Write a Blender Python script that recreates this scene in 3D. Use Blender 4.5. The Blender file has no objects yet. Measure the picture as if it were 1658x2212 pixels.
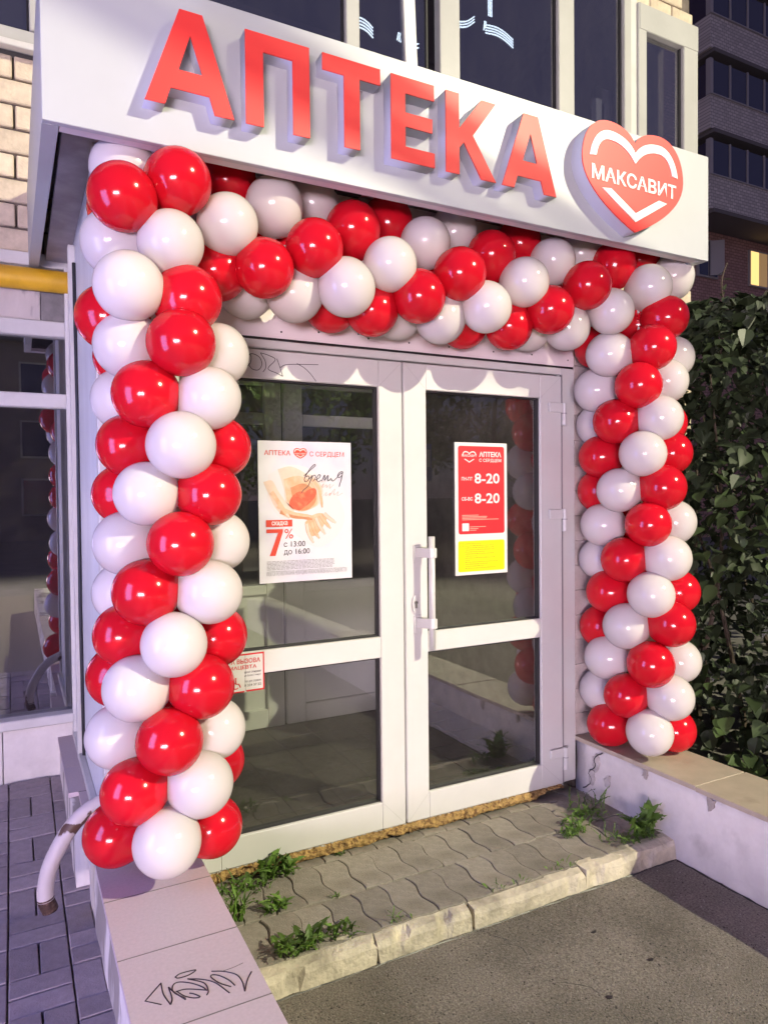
import bpy, bmesh, math, random
from mathutils import Vector, Matrix, Quaternion, noise
R = math.radians
random.seed(7)
scene = bpy.context.scene
col = scene.collection

# ------------------------------------------------------------------ camera
cam_d = bpy.data.cameras.new('camera')
cam = bpy.data.objects.new('camera', cam_d); col.objects.link(cam)
yaw, pitch, roll = R(27.62), R(-1.337), R(-0.585)
fw = Vector((math.sin(yaw)*math.cos(pitch), math.cos(yaw)*math.cos(pitch), math.sin(pitch)))
r0 = Vector((math.cos(yaw), -math.sin(yaw), 0)); u0 = r0.cross(fw)
rr = math.cos(roll)*r0 + math.sin(roll)*u0; uu = -math.sin(roll)*r0 + math.cos(roll)*u0
mw = Matrix((rr, uu, -fw)).transposed().to_4x4(); mw.translation = (0, -2.868, 1.529)
cam.matrix_world = mw
cam_d.sensor_fit = 'HORIZONTAL'; cam_d.sensor_width = 24.0; cam_d.lens = 24.0*1531/1658
cam_d.clip_start = 0.05; cam_d.clip_end = 2000
scene.camera = cam

# ------------------------------------------------------------------ dusk sky
world = bpy.data.worlds.new('World'); scene.world = world; world.use_nodes = True
wn = world.node_tree.nodes; wl = world.node_tree.links; wn.clear()
sky = wn.new('ShaderNodeTexSky'); sky.sky_type = 'NISHITA'; sky.sun_disc = False
sky.sun_elevation = R(4); sky.sun_rotation = R(205); sky.air_density = 1.0; sky.dust_density = 0.4; sky.ozone_density = 5.0
tint = wn.new('ShaderNodeMix'); tint.data_type = 'RGBA'; tint.blend_type = 'MULTIPLY'; tint.inputs[0].default_value = 1.0
tint.inputs[7].default_value = (1.25, 0.90, 1.25, 1)
bg = wn.new('ShaderNodeBackground'); bg.inputs[1].default_value = 0.085
out = wn.new('ShaderNodeOutputWorld')
glow = wn.new('ShaderNodeMix'); glow.data_type = 'RGBA'; glow.inputs[0].default_value = 0.6
glow.inputs[7].default_value = (1.55, 1.3, 2.1, 1)      # even violet city glow of a dusk sky
wl.new(sky.outputs[0], tint.inputs[6]); wl.new(tint.outputs[2], glow.inputs[6]); wl.new(glow.outputs[2], bg.inputs[0]); wl.new(bg.outputs[0], out.inputs[0])

# street lamp behind the balloon glints, then the added pink and violet fill sources
KEY_POS = Vector((9.6, -12.3, 9.6)); KEY_COL = (1.0, 0.94, 0.66); KEY_W = 16500
PINK_POS = Vector((-4.2, -9.2, 0)); PINK_COL = (1.0, 0.79, 0.93); PINK_W = 75
BOX_COL = (0.36, 0.38, 1.0); BOX_W = 12

vs = scene.view_settings
vs.view_transform = 'Standard'; vs.look = 'None'; vs.exposure = 0.0; vs.gamma = 1.0
try: vs.use_curve_mapping = False
except Exception: pass
scene.cycles.max_bounces = 8; scene.cycles.transparent_max_bounces = 16
scene.cycles.sample_clamp_indirect = 4.0

# ------------------------------------------------------------------ helpers
def tag(o, label=None, cat=None, group=None, kind=None):
    if label: o['label'] = label
    if cat: o['category'] = cat
    if group: o['group'] = group
    if kind: o['kind'] = kind
    return o
def link(name, me, parent=None):
    o = bpy.data.objects.new(name, me); col.objects.link(o)
    if parent is not None: o.parent = parent
    return o
def empty(name, label, cat, loc=(0, 0, 0), group=None):
    o = bpy.data.objects.new(name, None); col.objects.link(o); o.location = loc; o.empty_display_size = .1
    return tag(o, label, cat, group)
class MB:
    """collects shapes into one mesh"""
    def __init__(s): s.v = []; s.f = []
    def add(s, v, f):
        n = len(s.v); s.v += [tuple(p) for p in v]; s.f += [tuple(i+n for i in q) for q in f]; return s
    def box(s, x0, x1, y0, y1, z0, z1):
        return s.add([(x0,y0,z0),(x1,y0,z0),(x1,y1,z0),(x0,y1,z0),(x0,y0,z1),(x1,y0,z1),(x1,y1,z1),(x0,y1,z1)],
                     [(0,3,2,1),(4,5,6,7),(0,1,5,4),(1,2,6,5),(2,3,7,6),(3,0,4,7)])
    def prism_xz(s, pts, y0, y1):
        n = len(pts); v = [(x, y0, z) for x, z in pts]+[(x, y1, z) for x, z in pts]
        f = [tuple(range(n)), tuple(range(2*n-1, n-1, -1))]
        f += [(i, i+n, (i+1) % n+n, (i+1) % n) for i in range(n)]
        return s.add(v, f)
    def prism_yz(s, pts, x0, x1):
        n = len(pts); v = [(x0, y, z) for y, z in pts]+[(x1, y, z) for y, z in pts]
        f = [tuple(range(n)), tuple(range(2*n-1, n-1, -1))]
        f += [(i, i+n, (i+1) % n+n, (i+1) % n) for i in range(n)]
        return s.add(v, f)
    def prism_xy(s, pts, z0, z1):
        n = len(pts); v = [(x, y, z0) for x, y in pts]+[(x, y, z1) for x, y in pts]
        f = [tuple(range(n-1, -1, -1)), tuple(range(n, 2*n))]
        f += [(i, (i+1) % n, (i+1) % n+n, i+n) for i in range(n)]
        return s.add(v, f)
    def tube(s, pts, rad, seg=10, cap=True):
        pts = [Vector(p) for p in pts]; n = len(pts); v = []; f = []; prev = None
        for i, p in enumerate(pts):
            t = (pts[min(i+1, n-1)]-pts[max(i-1, 0)]).normalized()
            if prev is None:
                a = Vector((0, 0, 1)) if abs(t.z) < .9 else Vector((1, 0, 0)); x = t.cross(a).normalized()
            else: x = (prev-t*prev.dot(t)).normalized()
            prev = x; y = t.cross(x); rd = rad[i] if isinstance(rad, (list, tuple)) else rad
            for k in range(seg):
                a = 2*math.pi*k/seg; v.append(p+(x*math.cos(a)+y*math.sin(a))*rd)
        for i in range(n-1):
            for k in range(seg):
                f.append((i*seg+k, i*seg+(k+1) % seg, (i+1)*seg+(k+1) % seg, (i+1)*seg+k))
        if cap: f += [tuple(range(seg-1, -1, -1)), tuple((n-1)*seg+k for k in range(seg))]
        return s.add(v, f)
    def ball(s, c, rx, ry=None, rz=None, nu=12, nv=8):
        ry = ry or rx; rz = rz or rx; v = []; f = []
        for j in range(nv+1):
            th = math.pi*j/nv
            for i in range(nu):
                a = 2*math.pi*i/nu
                v.append((c[0]+rx*math.sin(th)*math.cos(a), c[1]+ry*math.sin(th)*math.sin(a), c[2]+rz*math.cos(th)))
        for j in range(nv):
            for i in range(nu): f.append((j*nu+i, (j+1)*nu+i, (j+1)*nu+(i+1) % nu, j*nu+(i+1) % nu))
        return s.add(v, f)
    def mesh(s, name, mat, smooth=False, bevel=0, bseg=1):
        me = bpy.data.meshes.new(name); me.from_pydata(s.v, [], s.f)
        bm = bmesh.new(); bm.from_mesh(me)
        if smooth: bmesh.ops.remove_doubles(bm, verts=bm.verts, dist=1e-6)
        bmesh.ops.recalc_face_normals(bm, faces=bm.faces)
        if bevel: bmesh.ops.bevel(bm, geom=list(bm.edges), offset=bevel, segments=bseg, affect='EDGES', profile=.5)
        bm.to_mesh(me); bm.free()
        for m in (mat if isinstance(mat, (list, tuple)) else [mat]): me.materials.append(m)
        if smooth:
            for p in me.polygons: p.use_smooth = True
        return me
    def build(s, name, mat, parent=None, smooth=False, bevel=0, bseg=1):
        return link(name, s.mesh(name, mat, smooth, bevel, bseg), parent)
def box(name, x0, x1, y0, y1, z0, z1, mat, parent=None, bevel=0):
    return MB().box(x0, x1, y0, y1, z0, z1).build(name, mat, parent, bevel=bevel)
def bez(p0, p1, p2, p3, n=10):
    o = []
    for i in range(n):
        t = i/n; a = (1-t)**3; b = 3*t*(1-t)**2; c = 3*t*t*(1-t); d = t**3
        o.append((a*p0[0]+b*p1[0]+c*p2[0]+d*p3[0], a*p0[1]+b*p1[1]+c*p2[1]+d*p3[1]))
    return o
def smooth_line(pts, n=6):
    """Catmull-Rom through 2D/3D points"""
    P = [Vector(p) for p in pts]; P = [P[0]*2-P[1]]+P+[P[-1]*2-P[-2]]; o = []
    for i in range(1, len(P)-2):
        for k in range(n):
            t = k/n; a, b, c, d = P[i-1:i+3]
            o.append(.5*((2*b)+(c-a)*t+(2*a-5*b+4*c-d)*t*t+(3*b-a-3*c+d)*t**3))
    o.append(P[-2]); return o
def shape(name, loops, y0, y1, mat, parent=None):
    """outlines with holes in the x-z plane, as a solid from y0 (front) to y1"""
    cu = bpy.data.curves.new(name, 'CURVE'); cu.dimensions = '2D'; cu.fill_mode = 'BOTH'; cu.extrude = (y1-y0)/2
    for lp in loops:
        sp = cu.splines.new('POLY'); sp.points.add(len(lp)-1); sp.use_cyclic_u = True
        for p, q in zip(sp.points, lp): p.co = (q[0], q[1], 0, 1)
    return curve_mesh(name, cu, (y0+y1)/2, mat, parent)
def curve_mesh(name, cu, y, mat, parent, fit=None):
    o = bpy.data.objects.new('tmp', cu); col.objects.link(o)
    bpy.context.view_layer.update()
    me = bpy.data.meshes.new_from_object(o.evaluated_get(bpy.context.evaluated_depsgraph_get()))
    bpy.data.objects.remove(o); bpy.data.curves.remove(cu)
    if fit:
        x0, x1, z0, z1 = fit
        xs = [v.co.x for v in me.vertices]; ys = [v.co.y for v in me.vertices]
        sx = (x1-x0)/(max(xs)-min(xs)); sz = (z1-z0)/(max(ys)-min(ys)) if z1 is not None else sx
        ax, ay = min(xs), min(ys)
        for v in me.vertices: v.co = ((v.co.x-ax)*sx+x0, v.co.z+y, (v.co.y-ay)*sz+z0)
    else:
        for v in me.vertices: v.co = (v.co.x, -v.co.z+y, v.co.y)
    me.materials.clear(); me.materials.append(mat)
    me.name = name
    return link(name, me, parent)
def text(name, body, fit, y, mat, parent, bold=0.0, shear=0.0):
    cu = bpy.data.curves.new(name, 'FONT'); cu.body = body; cu.offset = bold; cu.shear = shear; cu.resolution_u = 3
    return curve_mesh(name, cu, y, mat, parent, fit)

# ------------------------------------------------------------------ materials
MATS = {}
def mat(name, base, rough=.5, var=None, bump=None, metal=0, spec=.5, rnd=0, sss=0, emit=None, estr=0, alt=None, altscale=4, altpos=(.45,.6), coat=0, hue_rnd=0, stretch=None, trans=0):
    m = bpy.data.materials.new(name); m.use_nodes = True; nt = m.node_tree; N = nt.nodes; Lk = nt.links
    b = N['Principled BSDF']; b.inputs['Roughness'].default_value = rough; b.inputs['Metallic'].default_value = metal
    b.inputs['Specular IOR Level'].default_value = spec; b.inputs['Coat Weight'].default_value = coat
    tc = N.new('ShaderNodeTexCoord'); src = tc.outputs['Object']
    geo = N.new('ShaderNodeNewGeometry')
    src = geo.outputs['Position'] if not rnd else tc.outputs['Object']
    if stretch:
        mp = N.new('ShaderNodeMapping'); mp.inputs['Scale'].default_value = stretch; Lk.new(src, mp.inputs[0]); src = mp.outputs[0]
    colr = N.new('ShaderNodeRGB'); colr.outputs[0].default_value = (*base, 1); cur = colr.outputs[0]
    if alt:
        n = N.new('ShaderNodeTexNoise'); n.inputs['Scale'].default_value = altscale; n.inputs['Detail'].default_value = 6; Lk.new(src, n.inputs['Vector'])
        rp = N.new('ShaderNodeMapRange'); rp.inputs[1].default_value = altpos[0]; rp.inputs[2].default_value = altpos[1]; Lk.new(n.outputs['Fac'], rp.inputs[0])
        mx = N.new('ShaderNodeMix'); mx.data_type = 'RGBA'; mx.inputs[7].default_value = (*alt, 1)
        Lk.new(rp.outputs[0], mx.inputs[0]); Lk.new(cur, mx.inputs[6]); cur = mx.outputs[2]
    val = None
    if var:
        n = N.new('ShaderNodeTexNoise'); n.inputs['Scale'].default_value = var[0]; n.inputs['Detail'].default_value = 5; n.inputs['Roughness'].default_value = .65; Lk.new(src, n.inputs['Vector'])
        rp = N.new('ShaderNodeMapRange'); rp.inputs[1].default_value = .3; rp.inputs[2].default_value = .7; rp.inputs[3].default_value = 1-var[1]; rp.inputs[4].default_value = 1+var[1]
        Lk.new(n.outputs['Fac'], rp.inputs[0]); val = rp.outputs[0]
    if rnd:
        oi = N.new('ShaderNodeObjectInfo'); rp2 = N.new('ShaderNodeMapRange'); rp2.inputs[3].default_value = 1-rnd; rp2.inputs[4].default_value = 1+rnd
        Lk.new(oi.outputs['Random'], rp2.inputs[0])
        if val:
            mu = N.new('ShaderNodeMath'); mu.operation = 'MULTIPLY'; Lk.new(val, mu.inputs[0]); Lk.new(rp2.outputs[0], mu.inputs[1]); val = mu.outputs[0]
        else: val = rp2.outputs[0]
    if val:
        hs = N.new('ShaderNodeHueSaturation'); Lk.new(val, hs.inputs['Value']); Lk.new(cur, hs.inputs['Color']); cur = hs.outputs[0]
    Lk.new(cur, b.inputs['Base Color'])
    if bump:
        n = N.new('ShaderNodeTexNoise'); n.inputs['Scale'].default_value = bump[0]; n.inputs['Detail'].default_value = 5; Lk.new(src, n.inputs['Vector'])
        bp = N.new('ShaderNodeBump'); bp.inputs['Strength'].default_value = bump[1]; bp.inputs['Distance'].default_value = bump[2] if len(bump) > 2 else .01
        Lk.new(n.outputs['Fac'], bp.inputs['Height']); Lk.new(bp.outputs[0], b.inputs['Normal'])
    if sss:
        b.inputs['Subsurface Weight'].default_value = sss; b.inputs['Subsurface Radius'].default_value = (.6, .4, .35); b.inputs['Subsurface Scale'].default_value = .04
    if emit:
        b.inputs['Emission Color'].default_value = (*emit, 1); b.inputs['Emission Strength'].default_value = estr
    if trans:      # thin latex or leaf: some light comes through from behind
        tl = N.new('ShaderNodeBsdfTranslucent'); Lk.new(cur, tl.inputs[0]); mxs = N.new('ShaderNodeMixShader'); mxs.inputs[0].default_value = trans
        Lk.new(b.outputs[0], mxs.inputs[1]); Lk.new(tl.outputs[0], mxs.inputs[2]); Lk.new(mxs.outputs[0], N['Material Output'].inputs[0])
    MATS[name] = m; return m
def glass(name, tintc, ior=1.5, boost=1.6, rough=0.0, dust=.010):
    m = bpy.data.materials.new(name); m.use_nodes = True; nt = m.node_tree; N = nt.nodes; Lk = nt.links; N.clear()
    o = N.new('ShaderNodeOutputMaterial'); t = N.new('ShaderNodeBsdfTransparent'); t.inputs[0].default_value = (*tintc, 1)
    g = N.new('ShaderNodeBsdfGlossy'); g.inputs['Roughness'].default_value = rough; g.inputs[0].default_value = (1, 1, 1, 1)
    lw = N.new('ShaderNodeLayerWeight'); lw.inputs[0].default_value = .5
    pw = N.new('ShaderNodeMath'); pw.operation = 'POWER'; pw.inputs[1].default_value = 5.0; Lk.new(lw.outputs['Facing'], pw.inputs[0])
    f = N.new('ShaderNodeMath'); f.operation = 'MULTIPLY_ADD'; f.inputs[1].default_value = .96; f.inputs[2].default_value = .04; Lk.new(pw.outputs[0], f.inputs[0])
    mu = N.new('ShaderNodeMath'); mu.operation = 'MULTIPLY'; mu.inputs[1].default_value = boost; mu.use_clamp = True
    mx = N.new('ShaderNodeMixShader')
    Lk.new(f.outputs[0], mu.inputs[0]); Lk.new(mu.outputs[0], mx.inputs[0]); Lk.new(t.outputs[0], mx.inputs[1]); Lk.new(g.outputs[0], mx.inputs[2]); df = N.new('ShaderNodeBsdfDiffuse'); df.inputs[0].default_value = (.62, .60, .57, 1)
    tc = N.new('ShaderNodeNewGeometry'); mp = N.new('ShaderNodeMapping'); mp.inputs['Scale'].default_value = (2.2, 1, .7); Lk.new(tc.outputs['Position'], mp.inputs[0])
    ns = N.new('ShaderNodeTexNoise'); ns.inputs['Scale'].default_value = 3.0; ns.inputs['Detail'].default_value = 8; ns.inputs['Roughness'].default_value = .7; Lk.new(mp.outputs[0], ns.inputs['Vector'])
    rg = N.new('ShaderNodeMapRange'); rg.inputs[1].default_value = .35; rg.inputs[2].default_value = .75; rg.inputs[3].default_value = dust*.4; rg.inputs[4].default_value = dust*1.6; Lk.new(ns.outputs['Fac'], rg.inputs[0])
    m2 = N.new('ShaderNodeMixShader'); Lk.new(rg.outputs[0], m2.inputs[0]); Lk.new(mx.outputs[0], m2.inputs[1]); Lk.new(df.outputs[0], m2.inputs[2]); Lk.new(m2.outputs[0], o.inputs[0])
    MATS[name] = m; return m
def emis(name, c, s):
    m = bpy.data.materials.new(name); m.use_nodes = True; N = m.node_tree.nodes; N.clear()
    o = N.new('ShaderNodeOutputMaterial'); e = N.new('ShaderNodeEmission'); e.inputs[0].default_value = (*c, 1); e.inputs[1].default_value = s
    m.node_tree.links.new(e.outputs[0], o.inputs[0]); return m
PVC = mat('white_plastic', (.62, .62, .60), .32, var=(2.5, .05), bump=(60, .02, .002))
PVC_OLD = mat('aged_white_plastic', (.58, .57, .55), .4, var=(3, .10))
PVC_IN = mat('inner_white_plastic', (.74, .75, .71), .4, var=(3, .06))
PVC_UP = mat('upper_window_plastic', (.42, .42, .41), .4, var=(2, .08))
GASKET = mat('black_rubber', (.02, .02, .022), .6)
PANE = glass('door_glass', (.90, .91, .89), 1.5, 2.6)
WPANE = glass('window_glass', (.66, .66, .72), 1.5, 7.0)
FARPANE = mat('far_window_glass', (.05, .055, .11), .08, spec=.9)
SIGNW = mat('white_sign_panel', (.45, .47, .485), .38, var=(1.2, .05))
SIGNS = mat('sign_underside', (.62, .56, .58), .5, var=(2, .08))
SOFFIT = mat('soffit_sheet', (.46, .42, .44), .6, var=(2.5, .25), alt=(.32, .28, .30), altscale=3)
LSIDE = mat('letter_side', (.54, .56, .66), .4)
LRED = mat('red_acrylic', (.80, .045, .040), .44, var=(1.5, .06), spec=.4)
LWHITE = mat('white_film', (.85, .82, .82), .35)
RBAL = mat('red_latex', (.66, .008, .022), .14, rnd=.08, spec=.55, trans=.22)
WBAL = mat('white_latex', (.80, .755, .74), .14, rnd=.04, spec=.6, trans=.30)
PLASTER = mat('worn_plaster', (.66, .63, .60), .8, var=(3, .16), bump=(22, .5, .012), alt=(.30, .27, .25), altscale=2.2, altpos=(.58, .70))
PLASTER2 = mat('peeling_plaster', (.68, .64, .61), .8, var=(4, .14), bump=(16, .6, .015), alt=(.30, .27, .25), altscale=5, altpos=(.51, .57), stretch=(1, 1, .25))
TILE = mat('porcelain_tile', (.52, .43, .455), .5, var=(90, .07), rnd=.04, bump=(200, .05, .001))
TILE_DK = mat('tile_joint', (.16, .14, .13), .9)
ASPH = mat('asphalt', (.235, .21, .18), .9, var=(120, .55), bump=(170, .9, .012), alt=(.135, .122, .10), altscale=2.3, altpos=(.40, .66))
CONC = mat('kerb_concrete', (.58, .52, .41), .9, var=(14, .22), bump=(60, .7, .01), alt=(.33, .295, .235), altscale=6, altpos=(.52, .68))
PAVER = mat('grey_paver', (.27, .245, .205), .9, var=(30, .2), bump=(140, .6, .006), rnd=.17, alt=(.20, .18, .145), altscale=7, altpos=(.5, .7))
PAVER_L = mat('violet_grey_paver', (.29, .25, .27), .85, var=(25, .15), bump=(140, .5, .005), rnd=.14)
SAND = mat('joint_sand', (.23, .205, .165), 1, var=(40, .3))
FOAM = mat('yellowed_foam', (.40, .255, .09), .85, alt=(.16, .085, .03), altscale=55, altpos=(.5, .62), var=(35, .4), bump=(60, 1, .02))
BRICK = mat('cream_brick', (.58, .49, .37), .85, var=(14, .18), rnd=.10, bump=(50, .5, .008))
MORTAR = mat('dark_mortar', (.15, .125, .11), .95, var=(12, .3))
YPIPE = mat('yellow_gas_paint', (.62, .36, .015), .45, var=(6, .2), alt=(.33, .17, .03), altscale=3, altpos=(.55, .75))
PANELW = mat('white_metal_panel', (.72, .74, .78), .4, var=(3, .1), alt=(.45, .45, .47), altscale=3.5, altpos=(.66, .78), stretch=(1, 1, .35))
TRANSOM = mat('transom_panel', (.80, .72, .73), .5, var=(2, .06))
PEEL = mat('peeling_board', (.50, .46, .44), .7, var=(6, .15), alt=(.18, .16, .16), altscale=7, altpos=(.62, .68), stretch=(1, 1, .3))
BLACKP = mat('black_plastic', (.015, .015, .017), .4)
INK = mat('black_marker', (.02, .012, .02), .5)
STEEL = mat('lock_steel', (.35, .34, .33), .35, metal=1)
RUST = mat('dark_rust', (.055, .028, .02), .8, var=(40, .5), alt=(.16, .10, .08), altscale=30, altpos=(.55, .65))
RUSTY = mat('rusty_white_paint', (.50, .45, .45), .55, alt=(.085, .042, .028), altscale=9, altpos=(.55, .58), bump=(60, .4, .004))
PAPER = mat('poster_paper', (.64, .64, .67), .5, alt=(.54, .49, .62), altscale=5, altpos=(.45, .75))
PWHITE = mat('print_white', (.68, .665, .66), .4)
PRED = mat('print_red', (.62, .02, .03), .4)
PORANGE = mat('print_orange_red', (.58, .05, .025), .5)
PPALE = mat('print_pale_red', (.80, .35, .28), .5)
SEAM = mat('faint_seam', (.42, .42, .40), .6)
PGREY = mat('print_grey', (.28, .27, .29), .5)
PDARK = mat('print_dark', (.07, .055, .06), .5)
PYEL = mat('print_yellow', (.72, .68, .005), .4)
POLIVE = mat('print_olive', (.38, .36, .02), .5)
SKIN = mat('print_skin', (.66, .37, .21), .5, var=(30, .12), alt=(.68, .46, .32), altscale=22, altpos=(.4, .65))
SKIN2 = mat('print_skin_deep', (.52, .23, .11), .5, var=(40, .12))
SKIN3 = mat('print_skin_light', (.67, .52, .42), .5, var=(30, .08))
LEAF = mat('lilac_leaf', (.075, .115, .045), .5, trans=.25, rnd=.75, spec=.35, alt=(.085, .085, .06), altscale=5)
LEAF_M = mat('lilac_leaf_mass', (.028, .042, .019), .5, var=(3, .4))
WEED = mat('weed_leaf', (.11, .20, .036), .5, trans=.2, rnd=.55, spec=.35)
STEM = mat('woody_stem', (.08, .06, .045), .9, var=(20, .3))
FARB = mat('far_grey_brick', (.80, .75, .72), .9)
FARW = mat('far_red_brick', (.58, .35, .30), .9)
FARF = mat('far_window_frame', (.48, .46, .46), .6)
ROOM = mat('dark_room', (.20, .18, .20), .9)
GROUND = mat('road_asphalt', (.20, .19, .17), .95, var=(3, .2))
POLE = mat('grey_pole', (.28, .28, .29), .5)
BARK = mat('bark', (.07, .055, .04), .95, bump=(30, .8, .02))
TLEAF = mat('street_tree_leaf', (.05, .10, .022), .6)
# brick pattern relief for the far facade
def far_brick(m, sc):
    nt = m.node_tree; N = nt.nodes; b = N['Principled BSDF']; basec = tuple(b.inputs['Base Color'].links[0].from_node.outputs[0].default_value[:3])
    g = N.new('ShaderNodeTexCoord'); mp = N.new('ShaderNodeMapping'); mp.inputs['Rotation'].default_value = (R(90), 0, 0)
    br = N.new('ShaderNodeTexBrick'); br.inputs['Scale'].default_value = sc; br.inputs['Color1'].default_value = (*basec, 1)
    br.inputs['Color2'].default_value = (*[c*.75 for c in basec], 1); br.inputs['Mortar'].default_value = (*[c*.5 for c in basec], 1); br.inputs['Mortar Size'].default_value = .03
    nt.links.new(g.outputs['Object'], mp.inputs[0]); nt.links.new(mp.outputs[0], br.inputs[0]); nt.links.new(br.outputs[0], b.inputs['Base Color'])
far_brick(FARB, 2.2); far_brick(FARW, 2.2)

# ================================================================== SETTING
g = MB().add([(-300, -300, -.20), (300, -300, -.20), (300, 300, -.20), (-300, 300, -.20)], [(0, 1, 2, 3)]).build('ground', GROUND); tag(g, kind='structure')
# asphalt forecourt between the low walls, a gently uneven sheet
def sheet(name, x0, x1, y0, y1, nx, ny, zf, m):
    v = []; f = []
    for j in range(ny+1):
        for i in range(nx+1):
            x = x0+(x1-x0)*i/nx; y = y0+(y1-y0)*j/ny; v.append((x, y, zf(x, y)))
    for j in range(ny):
        for i in range(nx): f.append((j*(nx+1)+i, j*(nx+1)+i+1, (j+1)*(nx+1)+i+1, (j+1)*(nx+1)+i))
    return MB().add(v, f).build(name, m, smooth=True)
def asph_z(x, y): return -.14+.006*noise.noise(Vector((x*1.7, y*1.7, 3)))+.0015*noise.noise(Vector((x*14, y*14, 1)))-.02*max(0, -1.2-y)**.5*.4
a = sheet('asphalt_forecourt', .55, 2.70, -8, -.62, 70, 180, asph_z, ASPH); tag(a, kind='structure')
# grit, chewing gum and litter specks on the asphalt
for i, (x, y, s) in enumerate(((1.921, -.88, .009), (1.981, -1.094, .010), (1.714, -1.161, .010))):
    pts = [(x+s*(1+.35*math.sin(3*t+i))*math.cos(t)*1.3, y+s*(1+.3*math.cos(2*t+i))*math.sin(t)*.8) for t in [k*.6283 for k in range(10)]]
    o = MB().prism_xy(pts, asph_z(x, y)-.002, asph_z(x, y)+.0015).build('gum_spot', BLACKP, a)
mb = MB(); rs = random.Random(3)
for i in range(260):
    x = rs.uniform(.7, 2.6); y = rs.uniform(-1.6, -.68); s = rs.uniform(.0012, .0032)
    mb.ball((x, y, asph_z(x, y)+s*.4), s, s*rs.uniform(.6, 1.2), s*.7, 5, 3)
pm = MB()
for i in range(900):
    x = rs.uniform(.7, 2.6); y = rs.uniform(-1.6, -.66); s = rs.uniform(.0015, .0045)
    pm.ball((x, y, asph_z(x, y)+.0004), s, s*rs.uniform(.5, 1.1), .0009, 6, 3)
tag(pm.build('tar_specks', mat('tar', (.045, .04, .036), .9)), 'dark pits and tar specks in the asphalt surface', 'tar specks', kind='stuff')
tag(mb.build('grit', mat('pale_grit', (.42, .40, .36), .8)), 'pale specks of grit scattered on the asphalt', 'grit', kind='stuff')

# gaps and hairline cracks in the asphalt
rk_ = random.Random(8)
def crack(pts, r_):
    pp = smooth_line([(x, y) for x, y in pts], 10); o = []
    for p in pp: q = (p.x+rk_.uniform(-.004, .004), p.y+rk_.uniform(-.004, .004)); o.append((q[0], q[1], asph_z(*q)-.0004))
    MB().tube(o, [r_*rk_.uniform(.4, 1.2) for _ in o], 5).build('crack', BLACKP, a)
crack([(.60, -.652), (1.1, -.655), (1.6, -.656), (2.1, -.655), (2.62, -.652)], .0035)
crack([(2.638, -.66), (2.636, -.95), (2.640, -1.3), (2.636, -1.7)], .006)
crack([(1.55, -.66), (1.62, -.82), (1.58, -.98), (1.70, -1.12), (1.68, -1.35)], .0012)
crack([(.72, -.95), (.95, -.90), (1.12, -.97), (1.30, -.93)], .0010)
# wavy interlocking pavers in front of the door
sub = MB().box(.58, 2.66, -.60, .10, -.14, -.0600).build('paving', SAND); tag(sub, kind='structure')
def wave_paver(w, l, amp):
    n = 12; P = []
    wv = lambda t: amp*math.sin(2*math.pi*t*1.5+.5)
    g = .0015
    for i in range(n+1): t = i/n; P.append((-w/2+g+wv(t), -l/2+g+(l-2*g)*t))
    for i in range(1, 5): t = i/5; P.append((-w/2+g+(w-2*g)*t, l/2-g+amp*.35*math.sin(2*math.pi*t)))
    for i in range(n, -1, -1): t = i/n; P.append((w/2-g+wv(t), -l/2+g+(l-2*g)*t))
    for i in range(4, 0, -1): t = i/5; P.append((-w/2+g+(w-2*g)*t, -l/2+g+amp*.35*math.sin(2*math.pi*t)))
    me = MB().prism_xy(P, -.03, 0).mesh('paver', PAVER)
    bm = bmesh.new(); bm.from_mesh(me)
    ed = [e for e in bm.edges if all(v.co.z > -.001 for v in e.verts)]
    bmesh.ops.bevel(bm, geom=ed, offset=.0025, segments=1, affect='EDGES'); bm.to_mesh(me); bm.free()
    return me
PM = [wave_paver(.124, .262, .0095), wave_paver(.124, .262, .0095)]
for row, y in enumerate((-.465+.01, -.243+.04, .06)):
    for k in range(-1, 18):
        x = .60+k*.124+(.062 if row % 2 else 0)+rs.uniform(-.003, .003)
        if x > 2.69: continue
        o = link('paver', PM[row % 2], sub); o.location = (x, (-.466, -.204, .058)[row]+rs.uniform(-.004, .004), -.052+rs.uniform(-.0034, .0034)-(.002 if row == 0 else 0))
        o.rotation_euler = (rs.uniform(-.010, .010), rs.uniform(-.010, .010), rs.uniform(-.02, .02))
# kerb
kerb = tag(MB().box(.56, 2.66, -.648, -.58, -.22, -.15).build('kerb', CONC), kind='structure')
def kerb_stone(x0, x1, dz, seed):
    n = 26; rk = random.Random(seed); v = []; f = []
    prof = [(-.652, -.19), (-.650, -.155), (-.648, -.085), (-.638, -.064), (-.60, -.058), (-.572, -.058), (-.566, -.066), (-.566, -.19)]
    for i in range(n+1):
        x = x0+(x1-x0)*i/n
        for j, (y, z) in enumerate(prof):
            chip = -.030*max(0, noise.noise(Vector((x*11, seed, j*.3)))-.08) if j in (2, 3) else 0
            e = noise.noise(Vector((x*6, y*20, z*20+seed)))*.006+noise.noise(Vector((x*23, y*30, z*30+seed)))*.004
            v.append((x+(rk.uniform(-.006, .006) if i in (0, n) else 0), y+e-chip*1.5, z+dz+e*.6+chip*1.5))
    m = len(prof)
    for i in range(n):
        for j in range(m-1): f.append((i*m+j, (i+1)*m+j, (i+1)*m+j+1, i*m+j+1))
    f += [tuple(range(m)), tuple(range((n+1)*m-1, n*m-1, -1))]
    return MB().add(v, f).build('kerb_stone', CONC, kerb)
kerb_stone(.57, 1.118, .002, 1); kerb_stone(1.124, 1.522, 0, 2); kerb_stone(1.534, 2.10, -.002, 5); kerb_stone(2.108, 2.645, .003, 9)

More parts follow.
